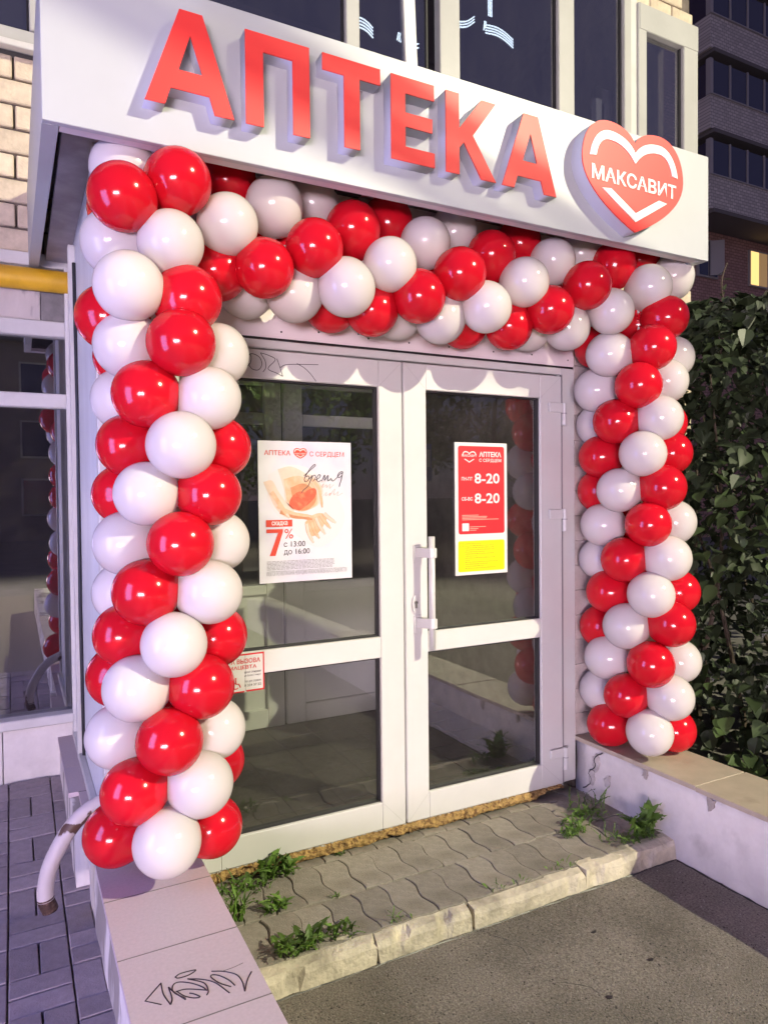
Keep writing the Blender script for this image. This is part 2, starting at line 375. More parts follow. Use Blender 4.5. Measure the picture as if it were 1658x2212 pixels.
# left pavement: rectangular pavers laid in pairs
def pz(y): return -.122 if y < .3 else -.122+.122*(y-.3)/1.2
pv = MB(); pv.add([(-6, -8, -.150), (.25, -8, -.150), (.25, .3, -.150), (-6, .3, -.150), (.25, 1.5, -.03), (-6, 1.5, -.03)], [(0, 1, 2, 3), (3, 2, 4, 5)])
pav = tag(pv.build('pavement', SAND), kind='structure')
PB = {}
for k, (lx, ly) in {'h': (.2, .1), 'v': (.1, .2)}.items():
    PB[k] = MB().box(-lx/2+.003, lx/2-.003, -ly/2+.003, ly/2-.003, -.04, 0).mesh('paver', PAVER_L, bevel=.003)
for iy in range(-8, 9):
    for ix in range(-6, 2):
        cx = .052+ix*.2; cy = -.06+iy*.2
        if cy > 1.42: continue
        for s in (-1, 1):
            k = 'h' if (ix+iy) % 2 else 'v'
            o = link('paver', PB[k], pav)
            px, py = (cx, cy+s*.05) if k == 'h' else (cx+s*.05, cy)
            o.location = (px, py, pz(py)+rs.uniform(-.003, .003)); o.rotation_euler = (math.atan(.1017) if py > .3 else rs.uniform(-.012, .012), rs.uniform(-.012, .012), rs.uniform(-.01, .01))

# ------------------------------------------------------------------ low walls
wl_ = empty('low_wall', 'low plastered wall with pinkish tile top and a scribbled black tag, left of the door', 'low wall', (.41, -1, 0))
def rough_wall(name, x0, x1, y0, y1, z0, z1, m, parent, amp=.006, bulge=0):
    nx, ny, nz = 4, 60, 8; V = {}; v = []; f = []
    def vid(x, y, z):
        k = (round(x, 4), round(y, 4), round(z, 4))
        if k not in V:
            V[k] = len(v); d = noise.noise(Vector((x*3+x0*7, y*5, z*9)))*amp+noise.noise(Vector((x*9, y*17, z*21)))*amp*.4
            sx = -1 if abs(x-x0) < 1e-4 else (1 if abs(x-x1) < 1e-4 else 0)
            fl = 1-(z-z0)/(z1-z0)
            v.append((x+sx*(d+bulge*fl), y, z))
        return V[k]
    ys = [y0+(y1-y0)*i/ny for i in range(ny+1)]; zs = [z0+(z1-z0)*i/nz for i in range(nz+1)]
    for x in (x0, x1):
        for i in range(ny):
            for j in range(nz): f.append((vid(x, ys[i], zs[j]), vid(x, ys[i+1], zs[j]), vid(x, ys[i+1], zs[j+1]), vid(x, ys[i], zs[j+1])))
    for i in range(ny): f.append((vid(x0, ys[i], z1), vid(x0, ys[i+1], z1), vid(x1, ys[i+1], z1), vid(x1, ys[i], z1)))
    for y in (y0, y1): 
        for j in range(nz): f.append((vid(x0, y, zs[j]), vid(x1, y, zs[j]), vid(x1, y, zs[j+1]), vid(x0, y, zs[j+1])))
    o = MB().add(v, f).build(name, m, parent, smooth=False)
    for p in o.data.polygons: p.use_smooth = True
    return o
def absolute(o, par):   # children of an Empty are written in world coordinates
    o.matrix_parent_inverse = Matrix.Translation(-par.location); return o
def kids(par):
    for o in par.children: o.matrix_parent_inverse = Matrix.Translation(-par.location)
rough_wall('plaster_body', .258, .575, -6, 1.5, -.2, .178, PLASTER2, wl_, .010, .006)
rough_wall('plinth_body', .205, .30, .36, 1.5, -.2, .176, PLASTER2, wl_, .004)
# tile seams at y = -.40, -.735, -1.07 ...
ys = [.93, .597, .264, -.07, -.403, -.737, -1.07, -1.403, -1.737, -2.07, -2.4, -2.73, -3.07]
for i in range(len(ys)-1):
    x0 = .238 if ys[i] < .62 else .196
    box('top_tile', x0, .588, ys[i+1]+.0018, ys[i]-.0018, .180, .200+rs.uniform(-.0006, .0006), TILE, wl_, bevel=.0004)
box('top_tile', .196, .588, .9313, 1.498, .180, .2, TILE, wl_, bevel=.0012)
for y_ in ys[1:-1]: box('seam', .2381, .5879, y_-.0016, y_+.0016, .19, .2008, TILE_DK, wl_)
box('tile_joint', .242, .584, -3.05, 1.498, .178, .188, TILE_DK, wl_)
TAG = [[(.319,-.974),(.283,-.94),(.333,-.888)],[(.333,-.888),(.331,-.937),(.34,-.985)],[(.34,-.985),(.348,-.963),(.348,-.915)],[(.348,-.915),(.359,-.945),(.379,-.986)],[(.38,-.981),(.357,-.943),(.359,-.915),(.375,-.907),(.404,-.926),(.429,-.957),(.437,-.978)],[(.362,-.942),(.39,-.946),(.437,-.976)],[(.393,-.965),(.404,-.975),(.415,-.993),(.4,-.99),(.379,-.97),(.365,-.943)],[(.432,-.995),(.44,-.98),(.437,-.944),(.401,-.906)],[(.401,-.906),(.436,-.927),(.465,-.959),(.488,-1.016)],[(.372,-.882),(.389,-.874),(.429,-.879),(.409,-.891),(.38,-.891),(.372,-.882)],[(.498,-.994),(.474,-.964),(.46,-.93),(.466,-.922),(.482,-.935),(.5,-.965),(.509,-.994)],[(.467,-.906),(.498,-.924),(.525,-.954),(.531,-.991),(.526,-1.029)],[(.526,-1.029),(.545,-.989),(.565,-.961)],[(.494,-.92),(.524,-.919),(.555,-.913)]]
mb = MB()
for i, s in enumerate(TAG): mb.tube([(p.x, p.y, .2004) for p in smooth_line(s, 5)] if len(s) > 2 and i not in (0,) else [(p[0], p[1], .2004) for p in s], .0019 if i < 13 else .0008, 5)
tag(mb.build('scribbled_tag', INK, wl_), 'black marker tag scribbled on the tile')
kids(wl_)

wr = empty('low_wall', 'cracked plastered low wall with beige tile top beside the dark bush', 'low wall', (2.8, -1, 0))
rough_wall('plaster_body', 2.652, 2.955, -6, .0, -.2, .212, PLASTER, wr, .007, .010)
yy = .0
for L_ in (.40, .36, .36, .36, .36, .36, .36, .36, .36):
    dz = rs.uniform(-.003, .001)
    box('top_tile', 2.635+rs.uniform(-.004, .004), 2.972+rs.uniform(-.004, .004), yy-L_+.0015, yy-.0015, .214+dz, .236+dz, mat('beige_tile', (.42, .36, .28), .6, var=(8, .10), alt=(.30, .25, .19), altscale=5, altpos=(.6, .75)) if yy == 0 else MATS['beige_tile'], wr, bevel=.0015)
    yy -= L_
# spalled patches and a crack at the door end
for i, (y, z, s) in enumerate(((-.15, .13, .045), (-.12, .045, .04), (-.23, .06, .03), (-.47, .185, .022), (-.83, .18, .03))):
    pts = []
    for k in range(17):
        a_ = 2*math.pi*k/17; q_ = s*(.55+.55*abs(noise.noise(Vector((k*.9, i*3.1, 0))))*2)
        pts.append((y+q_*math.cos(a_)*.8, min(.208, z+q_*math.sin(a_)*1.15)))
    xw = 2.6475-.010*(1-(z+.2)/.412)
    MB().prism_yz(pts, xw-.004, xw+.02).build('plaster_patch', mat('bare_plaster_%d' % i, (.46, .43, .41) if i < 3 else (.36, .32, .29), .95, var=(20, .25)), wr)
crk = smooth_line([(2.641, -.06, -.03), (2.641, -.12, .03), (2.641, -.10, .07), (2.641, -.15, .12), (2.641, -.14, .155), (2.641, -.20, .20)], 4)
MB().tube([p+Vector((0, rs.uniform(-.004, .004), rs.uniform(-.004, .004))) for p in crk], .003, 4).build('crack', BLACKP, wr)
kids(wr)

# ------------------------------------------------------------------ pharmacy building
bd = empty('brick_building', 'cream brick building with white framed upper windows behind the sign', 'building', (0, 1.5, 0))
w = MB()
w.box(-8, 5.40, 1.52, 1.8, 2.80, 3.93)      # between shop front and upper windows
w.box(.30, .52, 1.52, 1.8, -.1, 2.8); w.box(2.68, 5.40, 1.52, 1.8, -.1, 2.8); w.box(.52, 2.68, 1.52, 1.8, 2.42, 2.8)
w.box(-8, 4.60, 1.52, 1.8, 6.6, 9); w.box(4.60, 5.40, 1.52, 1.8, 5.62, 9)
w.box(5.10, 5.40, 1.8, 9, -.1, 9); w.box(-8, 5.4, 1.52, 9, 9, 9.2); w.box(-8, -3.2, 1.52, 1.8, -.1, 2.8)
w.build('wall', MORTAR, bd)
# rooms behind the glass
rm = MB(); rm.box(-8, 5.1, 4.2, 4.3, -.1, 9); rm.box(-8, 5.1, 1.81, 4.2, 3.70, 3.75); rm.box(-8, 5.1, 1.81, 4.2, -.1, -.05); rm.box(-8, 5.1, 1.81, 4.2, 6.5, 6.6)
rm.box(-8, 5.1, 1.81, 4.2, 2.9, 2.95); rm.box(2.7, 2.75, 1.81, 4.2, -.05, 2.9); rm.box(.35, .40, 1.81, 4.2, -.05, 2.9); rm.build('room', ROOM, bd)
# separate bricks where they can be told apart
BM_ = [MB().box(-.127, .127, -.03, 0, -.0595, .0595).mesh('brick', BRICK, bevel=.006), MB().box(-.06, .06, -.03, 0, -.0595, .0595).mesh('brick', BRICK, bevel=.006)]
def bricks(x0, x1, z0, z1, seed, half=False):
    rb = random.Random(seed); z = z0+.066; row = 0
    while z < z1-.05:
        x = x0-(.13 if row % 2 and not half else 0)
        while x < x1:
            L_ = .266
            if x+.13 > x0-.05 and x+.24 < x1+.02:
                o = link('brick', BM_[0], bd); o.location = (x+.133, 1.52+rb.uniform(-.004, .003), z); o.rotation_euler = (0, rb.uniform(-.008, .008), 0)
            elif x+.12 < x1:
                o = link('brick', BM_[1], bd); o.location = (x+.066, 1.52+rb.uniform(-.004, .003), z)
            x += L_
        z += .133; row += 1
bricks(-.62, .46, 2.87, 3.92, 4); bricks(4.62, 5.40, 5.63, 6.5, 5); bricks(4.2, 5.40, 2.0, 3.92, 6)
box('ledge', -6, .34, 1.44, 1.52, 2.795, 2.865, PVC_OLD, bd, bevel=.004)
box('peeling_board', -6, .155, 1.478, 1.515, 2.505, 2.80, PEEL, bd, bevel=.003)
box('grey_board', .158, .34, 1.484, 1.515, 2.505, 2.80, mat('grey_board', (.20, .19, .19), .8, var=(10, .3)), bd)
# upper windows
def bar(n, x0, x1, z0, z1, par, m=PVC_UP, y0=1.44, y1=1.52): return box(n, x0, x1, y0, y1, z0, z1, m, par, bevel=.006)
uw = MB().box(-6, 5.42, 1.455, 1.52, 3.96, 4.06).build('window', PVC_UP, bd, bevel=.006)
box('sill', -6, 5.42, 1.40, 1.455, 3.93, 3.965, PVC_OLD, uw, bevel=.004)
for x0, x1 in ((.13, .24), (1.0, 1.10), (2.01, 2.11), (2.74, 2.91), (3.83, 3.99), (4.53, 4.61), (4.69, 4.79), (5.24, 5.42)): bar('mullion', x0, x1, 4.06, 5.62 if x0 > 4.6 else 6.6, uw)
box('post', 4.605, 4.695, 1.46, 1.52, 4.06, 6.6, PVC_OLD, uw)
bar('head', 4.70, 5.42, 5.40, 5.62, uw, y0=1.435)
for x0, x1 in ((-2, .13), (.24, 1.0), (1.1, 2.01), (2.11, 2.66), (2.91, 3.83), (3.99, 4.53), (4.79, 5.24)):
    box('pane', x0, x1, 1.488, 1.492, 4.06, 5.45 if x0 > 4.6 else 6.6, WPANE, uw)
    mb = MB(); mb.box(x0, x0+.012, 1.475, 1.50, 4.06, 6.4 if x0 < 4.6 else 5.4); mb.box(x1-.012, x1, 1.475, 1.50, 4.06, 6.4 if x0 < 4.6 else 5.4); mb.build('gasket', GASKET, uw)
# a sash standing ajar and an inner window seen through the right pane
s_ = MB().box(-.045, .045, -.03, .03, 4.07, 6.5).build('ajar_sash', PVC_IN, uw); s_.location = (2.70, 1.50, 0); s_.rotation_euler = (0, R(-2.2), 0)
MB().box(4.86, 4.93, 2.1, 2.16, 4.0, 5.3).box(5.02, 5.06, 2.1, 2.16, 4.0, 5.3).box(4.86, 5.06, 2.1, 2.16, 5.2, 5.3).build('inner_frame', PVC_IN, uw)
MB().box(3.55, 3.83, 2.3, 2.36, 4.55, 4.62).box(3.6, 3.83, 2.3, 2.33, 4.35, 4.55).build('inner_cornice', PVC_IN, uw)
# shop front window, left
sw = MB().box(.285, .335, 1.43, 1.52, .2, 2.50).build('window', PVC_OLD, bd, bevel=.006)
bar('head', -3.2, .285, 2.42, 2.505, sw, PVC_OLD); bar('transom', -3.2, .285, 2.03, 2.108, sw, PVC_OLD); bar('sill', -3.2, .285, .285, .338, sw, PVC_OLD, y0=1.40)
bar('mullion', -1.3, -1.2, .338, 2.42, sw, PVC_OLD)
box('pane', -3.2, .285, 1.486, 1.490, 2.108, 2.42, WPANE, sw); box('pane', -3.2, .285, 1.486, 1.490, .338, 2.03, WPANE, sw)
for k in range(9): box('plinth_panel', -3.0+k*.366, -3.0+k*.366+.362, 1.455, 1.5, -.1, .283, PLASTER, bd, bevel=.004)
box('plinth_panel', .29, .34, 1.43, 1.52, -.1, .2, PLASTER, bd)
kids(bd)
# gas pipe
gp = MB().tube([(-6, 1.405, 2.708), (-1, 1.405, 2.708), (.33, 1.405, 2.712), (.62, 1.405, 2.712)], .059, 20).build('gas_pipe', YPIPE, smooth=True)
tag(gp, 'thick yellow painted gas pipe running along the building wall', 'gas pipe')

# ------------------------------------------------------------------ entrance porch
pc = empty('entrance_porch', 'white panelled entrance porch projecting from the brick building', 'porch', (1.6, .7, 0))
box('side_wall', .300, .335, .06, 1.44, .2, 2.86, PANELW, pc)
box('corner_post', .288, .345, .0, .06, .2, 2.86, PVC_OLD, pc, bevel=.004)
box('corner_post', .268, .300, 1.02, 1.07, .2, 2.80, PVC_OLD, pc, bevel=.003)
box('corner_post', .272, .300, 1.40, 1.43, .2, 2.80, PVC_OLD, pc, bevel=.003)
box('base_rail', .27, .299, .06, 1.43, .2, .235, PVC_OLD, pc, bevel=.003)
MB().tube([(.294, .98, .2), (.290, .985, 1.0), (.294, .97, 1.9), (.292, .985, 2.7)], .010, 6).build('cable', BLACKP, pc)
box('front_panel', .345, .52, .005, .05, .2, 2.86, PANELW, pc)
tp = box('transom_panel', .52, 2.64, .0, .05, 2.197, 2.86, TRANSOM, pc)
box('transom_gap', .52, 2.64, .004, .05, 2.188, 2.198, BLACKP, pc)
for x, z in ((.93, 2.33), (1.02, 2.225), (1.19, 2.24), (1.38, 2.25), (1.43, 2.235), (1.62, 2.26), (1.64, 2.235), (1.86, 2.235), (1.88, 2.30), (2.12, 2.235), (2.36, 2.24), (2.5, 2.30), (2.6, 2.23)):
    o = MB().ball((x, -.001, z), .0045, .002, .0045, 8, 4).build('screw', BLACKP, tp, smooth=True)
# right pier of painted bricks
box('pier_core', 2.648, 2.80, .035, 1.5, -.1, 2.86, MORTAR, pc)
PB_ = MB().box(-.073, .073, -.02, .04, -.0655, .0655).mesh('brick', mat('painted_brick', (.55, .48, .46), .7, var=(15, .15), rnd=.08, bump=(60, .4, .006)), bevel=.0025)
for k in range(20):
    o = link('brick', PB_, pc); o.location = (2.727+rs.uniform(-.003, .003), .03, .28+k*.133)
box('pier_side', 2.80, 2.815, .03, 1.5, -.1, 2.86, PLASTER, pc)
box('floor', .34, 2.64, .055, 1.80, -.05, .03, mat('porch_floor', (.07, .062, .055), .6, var=(20, .2)), pc)
for j in range(8):
    for i in range(9):
        o = box('floor_tile', .40+i*.25+.002, .40+i*.25+.248, .08+j*.2+.002, .08+j*.2+.198, .0305, .036, mat('floor_tile', (.075, .068, .058), .7, var=(20, .2), rnd=0) if (i+j) == 0 else MATS['floor_tile'], pc)
box('ceiling', .345, 2.66, .06, 1.5, 2.50, 2.54, PVC_IN, pc)
kids(pc)
# yellow foam bead under the door
v = []; f = []; n = 190; m = 7
for i in range(n+1):
    x = .60+1.93*i/n
    for j in range(m):
        t = j/(m-1); d = .016*noise.noise(Vector((x*38, t*3, 2)))+.012*noise.noise(Vector((x*90, t*6, 7)))
        hh = .042+.018*noise.noise(Vector((x*7, 3, 0)))-(.03 if x > 2.33 else 0)*min(1, (x-2.33)/.1 if x > 2.33 else 0)
        v.append((x+.004*noise.noise(Vector((x*60, t*9, 5))), -.012-.020*math.sin(t*math.pi*.8)-d, -.002-hh*t))
for i in range(n):
    for j in range(m-1): f.append((i*m+j, (i+1)*m+j, (i+1)*m+j+1, i*m+j+1))
tag(MB().add(v, f).build('foam_bead', FOAM, smooth=True), 'lumpy yellow mounting foam squeezed out under the door sill', 'mounting foam')

# ------------------------------------------------------------------ door
def leaf_frame(x0, x1, g0, g1):
    b = MB()
    # rails and stiles with a bevelled glazing rebate
    for (a0, a1, z0, z1) in ((x0, g0, 0, 2.14), (g1, x1, 0, 2.14), (g0, g1, 2.02, 2.14), (g0, g1, .79, .886), (g0, g1, 0, .125)): b.box(a0, a1, -.018, .045, z0, z1)
    return b
def pane_set(par, g0, g1):
    for z0, z1 in ((.125, .79), (.886, 2.02)):
        box('pane', g0, g1, .012, .016, z0, z1, PANE, par)
        mb = MB(); t = .007
        mb.box(g0, g0+t, -.002, .03, z0, z1); mb.box(g1-t, g1, -.002, .03, z0, z1); mb.box(g0+t, g1-t, -.002, .03, z0, z0+t); mb.box(g0+t, g1-t, -.002, .03, z1-t, z1)
        mb.build('gasket', GASKET, par)
        mb = MB(); t = .014        # glazing bead
        mb.box(g0, g0+t, -.0165, -.003, z0, z1); mb.box(g1-t, g1, -.0165, -.003, z0, z1)
dr = empty('entrance_door', 'white plastic glazed double door under the balloon garland', 'door', (1.59, .02, 0))
fr = MB(); fr.box(2.545, 2.642, -.004, .05, -.002, 2.186); fr.box(.52, .595, -.004, .05, -.002, 2.186); fr.box(.595, 2.545, -.004, .05, 2.150, 2.186)
fo = fr.build('door_frame', PVC, dr, bevel=.004)
box('sill_strip', .595, 2.545, -.012, .05, -.012, -.003, mat('sill_grey', (.45, .45, .44), .4), fo)
fr2 = MB(); fr2.box(2.545, 2.552, -.012, .0, .0, 2.15); fr2.build('seam', PGREY, fo)
box('dark_gap', 1.585, 1.605, .02, .045, 0, 2.14, GASKET, dr)
ll = leaf_frame(.60, 1.590, .725, 1.469).build('door_leaf', PVC, dr, bevel=.0035); pane_set(ll, .725, 1.469)
rl = leaf_frame(1.599, 2.540, 1.719, 2.400).build('door_leaf', PVC, dr, bevel=.0035); pane_set(rl, 1.719, 2.400)
# mitre seams at the corners of the leaves
mb = MB()
for lf, (x0, x1, g0, g1) in ((ll, (.60, 1.59, .725, 1.469)), (rl, (1.599, 2.54, 1.719, 2.40))):
    mb = MB()
    for (ax, az, bx_, bz) in ((x0, 0, g0, .125), (x1, 0, g1, .125), (x0, 2.14, g0, 2.02), (x1, 2.14, g1, 2.02)):
        mb.tube([(ax+(bx_-ax)*.08, -.0181, az+(bz-az)*.08), (bx_, -.0181, bz)], .0006, 4)
    mb.build('mitre_seam', SEAM, lf)
DOORTAG = [[(.819,2.08),(.838,2.108),(.862,2.115),(.88,2.112),(.877,2.08),(.847,2.05)],[(.861,2.092),(.866,2.111),(.89,2.119),(.918,2.106),(.927,2.079),(.912,2.055),(.884,2.057),(.868,2.079)],[(.921,2.126),(.941,2.094),(.943,2.066),(.931,2.047)],[(.921,2.126),(.956,2.118),(.985,2.102),(.953,2.063),(.989,2.047),(1.017,2.035)],[(.992,2.107),(1.004,2.076),(1.017,2.035)],[(1.006,2.071),(1.029,2.084),(1.078,2.09),(1.179,2.096)],[(1.081,2.094),(1.118,2.075),(1.148,2.048),(1.167,2.024)]]
mb = MB()
for s in DOORTAG: mb.tube([(p.x, -.0183, p.y) for p in smooth_line(s, 5)], .0014, 5)
tag(mb.build('scribbled_tag', INK, ll), 'black marker tag scribbled on the top rail')
# pull handle, lock
hd = MB(); hd.tube([(1.703, -.082, .812), (1.703, -.082, 1.337)], .0155, 16); ho = hd.build('pull_handle', PVC, rl, smooth=True)
for p in ho.data.polygons: p.use_smooth = len(p.vertices) < 5
mb = MB()
for z in (1.262, .935):
    pts = [(1.652, -.018), (1.652, -.030), (1.690, -.094), (1.704, -.103), (1.722, -.098), (1.722, -.070), (1.700, -.060), (1.678, -.026), (1.678, -.018)]
    mb.prism_xy(pts, z-.0225, z+.0225); mb.prism_xz([(1.642+.0*0, z-.05), (1.682, z-.05), (1.682, z+.035), (1.642, z+.035)], -.024, -.018)
mb.build('bracket', PVC, rl, bevel=.002)
pts = [(1.647+.0155*math.cos(t)*1.0, 1.022+(.036 if math.sin(t) > 0 else -.036)*0+.040*math.sin(t)) for t in [k*math.pi/10 for k in range(20)]]
MB().prism_xz(pts, -.026, -.018).build('lock_plate', PVC, rl); 
MB().tube([(1.650, -.034, 1.030), (1.650, -.018, 1.030)], .0085, 12).box(1.646, 1.654, -.033, -.018, 1.004, 1.030).build('lock_cylinder', STEEL, rl)
MB().tube([(1.650, -.0345, 1.030), (1.650, -.034, 1.030)], .003, 8).build('keyhole', GASKET, rl)
for z in (1.975, 1.425, .172):
    hb = MB().box(2.448, 2.535, -.034, -.018, z-.026, z+.024).build('hinge', PVC, rl, bevel=.003)
    MB().tube([(2.548, -.030, z-.092), (2.548, -.030, z+.024)], .013, 12).build('hinge_pin', PVC, hb)
    MB().tube([(2.548, -.030, z-.031), (2.548, -.030, z-.027)], .0135, 12).build('hinge_ring', PGREY, hb)
kids(dr)

# inner door at the back of the porch
idr = empty('inner_door', 'white inner double door seen through the glass of the entrance door', 'door', (1.55, 1.5, 0))
for nm, (x0, x1, g0, g1) in (('door_leaf', (.62, 1.545, .75, 1.43)), ('door_leaf', (1.56, 2.50, 1.69, 2.38))):
    b = MB()
    for (a0, a1, z0, z1) in ((x0, g0, .04, 2.36), (g1, x1, .04, 2.36), (g0, g1, 2.24, 2.36), (g0, g1, 1.99, 2.065), (g0, g1, .90, .96), (g0, g1, .04, .16)): b.box(a0, a1, 1.50, 1.56, z0, z1)
    lf = b.build(nm, PVC_IN, idr, bevel=.005)
    box('lower_panel', g0, g1, 1.525, 1.545, .16, .90, PVC_IN, lf)
    box('pane', g0, g1, 1.528, 1.532, .96, 1.99, WPANE, lf); box('pane', g0, g1, 1.528, 1.532, 2.065, 2.24, WPANE, lf)
box('dark_gap', 1.545, 1.56, 1.53, 1.56, .04, 2.36, GASKET, idr)
MB().tube([(1.63, 1.50, .99), (1.63, 1.44, .99), (1.66, 1.43, .985), (1.76, 1.43, .98)], .013, 10).build('lever_handle', PVC, idr, smooth=True)
kids(idr)

# ================================================================== FASCIA SIGN
sg = empty('fascia_sign', 'white pharmacy canopy sign with big red raised letters over the door', 'shop sign', (1.6, -.45, 2.69))
box('front_panel', .102, 3.117, -.45, -.425, 2.689, 3.207, SIGNW, sg, bevel=.002)
MB().prism_yz([(-.4235, 2.689), (1.50, 2.79), (1.50, 3.207), (-.4235, 3.207)], .102, .150).build('side_panel', SIGNW, sg)
MB().prism_yz([(-.4235, 2.689), (1.50, 2.79), (1.50, 3.207), (-.4235, 3.207)], 3.069, 3.117).build('side_panel', SIGNW, sg)
box('bottom_lip', .152, 3.067, -.4235, -.385, 2.691, 2.715, SIGNS, sg)
MB().prism_yz([(-.38, 2.865), (1.50, 2.83), (1.50, 2.86), (-.38, 2.895)], .185, 3.04).build('soffit', SOFFIT, sg)
box('top_cover', .12, 3.10, -.424, 1.50, 3.190, 3.205, SIGNS, sg)
box('back_board', .152, 3.067, -.4235, -.41, 2.716, 3.18, BLACKP, sg)
LET = {
 0: [[(.507,3.107),(.581,3.107),(.683,2.793),(.618,2.793),(.601,2.849),(.476,2.849),(.458,2.793),(.395,2.793)], [(.541,3.030),(.502,2.912),(.579,2.912)]],
 1: [[(.724,3.107),(.955,3.107),(.955,2.793),(.893,2.793),(.893,3.046),(.786,3.046),(.786,2.793),(.724,2.793)]],
 2: [[(1.005,3.107),(1.236,3.107),(1.236,3.048),(1.151,3.048),(1.151,2.793),(1.089,2.793),(1.089,3.048),(1.005,3.048)]],
 3: [[(1.281,3.107),(1.470,3.107),(1.470,3.047),(1.342,3.047),(1.342,2.976),(1.461,2.976),(1.461,2.923),(1.342,2.923),(1.342,2.848),(1.471,2.848),(1.471,2.793),(1.281,2.793)]],
 4: [[(1.523,3.107),(1.585,3.107),(1.585,2.972),(1.692,3.107),(1.762,3.107),(1.650,2.957),(1.762,2.793),(1.690,2.793),(1.607,2.922),(1.585,2.896),(1.585,2.793),(1.523,2.793)]],
 5: [[(1.904,3.107),(1.980,3.107),(2.078,2.793),(2.012,2.793),(1.995,2.845),(1.872,2.845),(1.854,2.793),(1.793,2.793)], [(1.940,3.030),(1.898,2.912),(1.974,2.912)]]}
for k, lp in LET.items():
    lo = shape('letter', lp, -.505, -.4495, LSIDE, sg); lo['label'] = 'red faced raised letter ' + 'АПТЕКА'[k]
    shape('letter_face', lp, -.511, -.5051, LRED, lo)
HC = (2.532, 2.95)
def heart(cx, cz, s):
    hl = bez((0,-.236),(-.09,-.20),(-.316,-.09),(-.316,.045),14)+bez((-.316,.045),(-.316,.155),(-.25,.230),(-.155,.230),12)+bez((-.155,.230),(-.09,.230),(-.03,.212),(0,.165),10)+[(0,.165)]
    full = hl+[(-x, z) for x, z in reversed(hl[1:-1])]
    return [(cx+x*s, cz+z*s) for x, z in full]
def heart_marks(cx, cz, s):
    o = bez((-.275,.058),(-.262,.14),(-.21,.186),(-.155,.186),10)+bez((-.155,.186),(-.09,.186),(-.03,.165),(0,.118),10)+[(0,.118)]
    i = bez((-.237,.064),(-.228,.115),(-.20,.147),(-.155,.147),10)+bez((-.155,.147),(-.09,.147),(-.04,.125),(0,.072),10)+[(0,.072)]
    band = o+[(-x, z) for x, z in reversed(o[:-1])]+[(-x, z) for x, z in i[:-1]]+[(x, z) for x, z in reversed(i)]
    V = [(-.203,-.072),(-.150,-.066),(0,-.150),(.150,-.066),(.203,-.072),(0,-.190)]
    return [[(cx+x*s, cz+z*s) for x, z in band]], [[(cx+x*s, cz+z*s) for x, z in V]]
ht = shape('heart_emblem', [heart(*HC, 1)], -.515, -.4495, LSIDE, sg); ht['label'] = 'raised red heart emblem with white lettering'
hf = shape('heart_face', [heart(*HC, 1)], -.521, -.5151, LRED, ht)
b1, b2 = heart_marks(*HC, 1)
shape('heart_band', b1, -.5245, -.5211, LWHITE, ht); shape('heart_band', b2, -.5245, -.5211, LWHITE, ht)
text('lettering', 'МАКСАВИТ', (2.268, 2.797, 2.908, 2.974), -.5235, LWHITE, ht, bold=.022)
kids(sg)
fl = empty('floodlight', 'small black floodlight tucked under the sign above the garland', 'floodlight', (1.24, -.20, 2.83))
MB().box(1.18, 1.30, -.26, -.18, 2.765, 2.80).build('housing', BLACKP, fl, bevel=.004); MB().tube([(1.24, -.22, 2.80), (1.24, -.2, 2.87)], .012, 8).build('bracket', BLACKP, fl); kids(fl)

# ================================================================== BALLOONS
BALL_L='0.353,-0.284,2.653,W 0.331,-0.442,2.499,R 0.512,-0.428,2.587,R 0.359,-0.171,2.555,R 0.322,-0.278,2.402,W 0.487,-0.424,2.381,W 0.345,-0.445,2.215,W 0.538,-0.433,2.198,R 0.304,-0.274,2.147,R 0.353,-0.345,2.043,W 0.505,-0.476,2.041,R 0.660,-0.342,2.037,W 0.400,-0.407,1.874,R 0.604,-0.446,1.867,W 0.358,-0.171,1.883,W 0.355,-0.284,1.710,R 0.500,-0.475,1.703,W 0.661,-0.343,1.706,R 0.395,-0.406,1.543,W 0.599,-0.445,1.538,R 0.352,-0.170,1.543,R 0.344,-0.282,1.373,W 0.492,-0.473,1.375,R 0.655,-0.342,1.371,W 0.387,-0.404,1.213,R 0.594,-0.444,1.204,W 0.348,-0.169,1.188,W 0.332,-0.280,1.055,R 0.465,-0.468,1.041,W 0.643,-0.339,1.029,R 0.351,-0.397,0.892,W 0.562,-0.438,0.882,R 0.323,-0.164,0.887,R 0.303,-0.274,0.703,W 0.446,-0.464,0.718,R 0.631,-0.337,0.695,W 0.340,-0.395,0.546,R 0.552,-0.436,0.544,W 0.655,-0.228,0.539,R 0.292,-0.272,0.362,R 0.432,-0.462,0.381,W 0.614,-0.334,0.343,R 0.513,-0.152,2.499,R 0.520,-0.153,2.215,W 0.372,-0.125,2.041,R 0.402,-0.130,1.703,W 0.519,-0.201,1.543,W 0.434,-0.136,1.375,R 0.551,-0.208,1.213,R 0.485,-0.146,1.041,W 0.610,-0.219,0.892,W 0.528,-0.154,0.718,R 0.434,-0.185,0.544,W 0.566,-0.162,0.381,W'
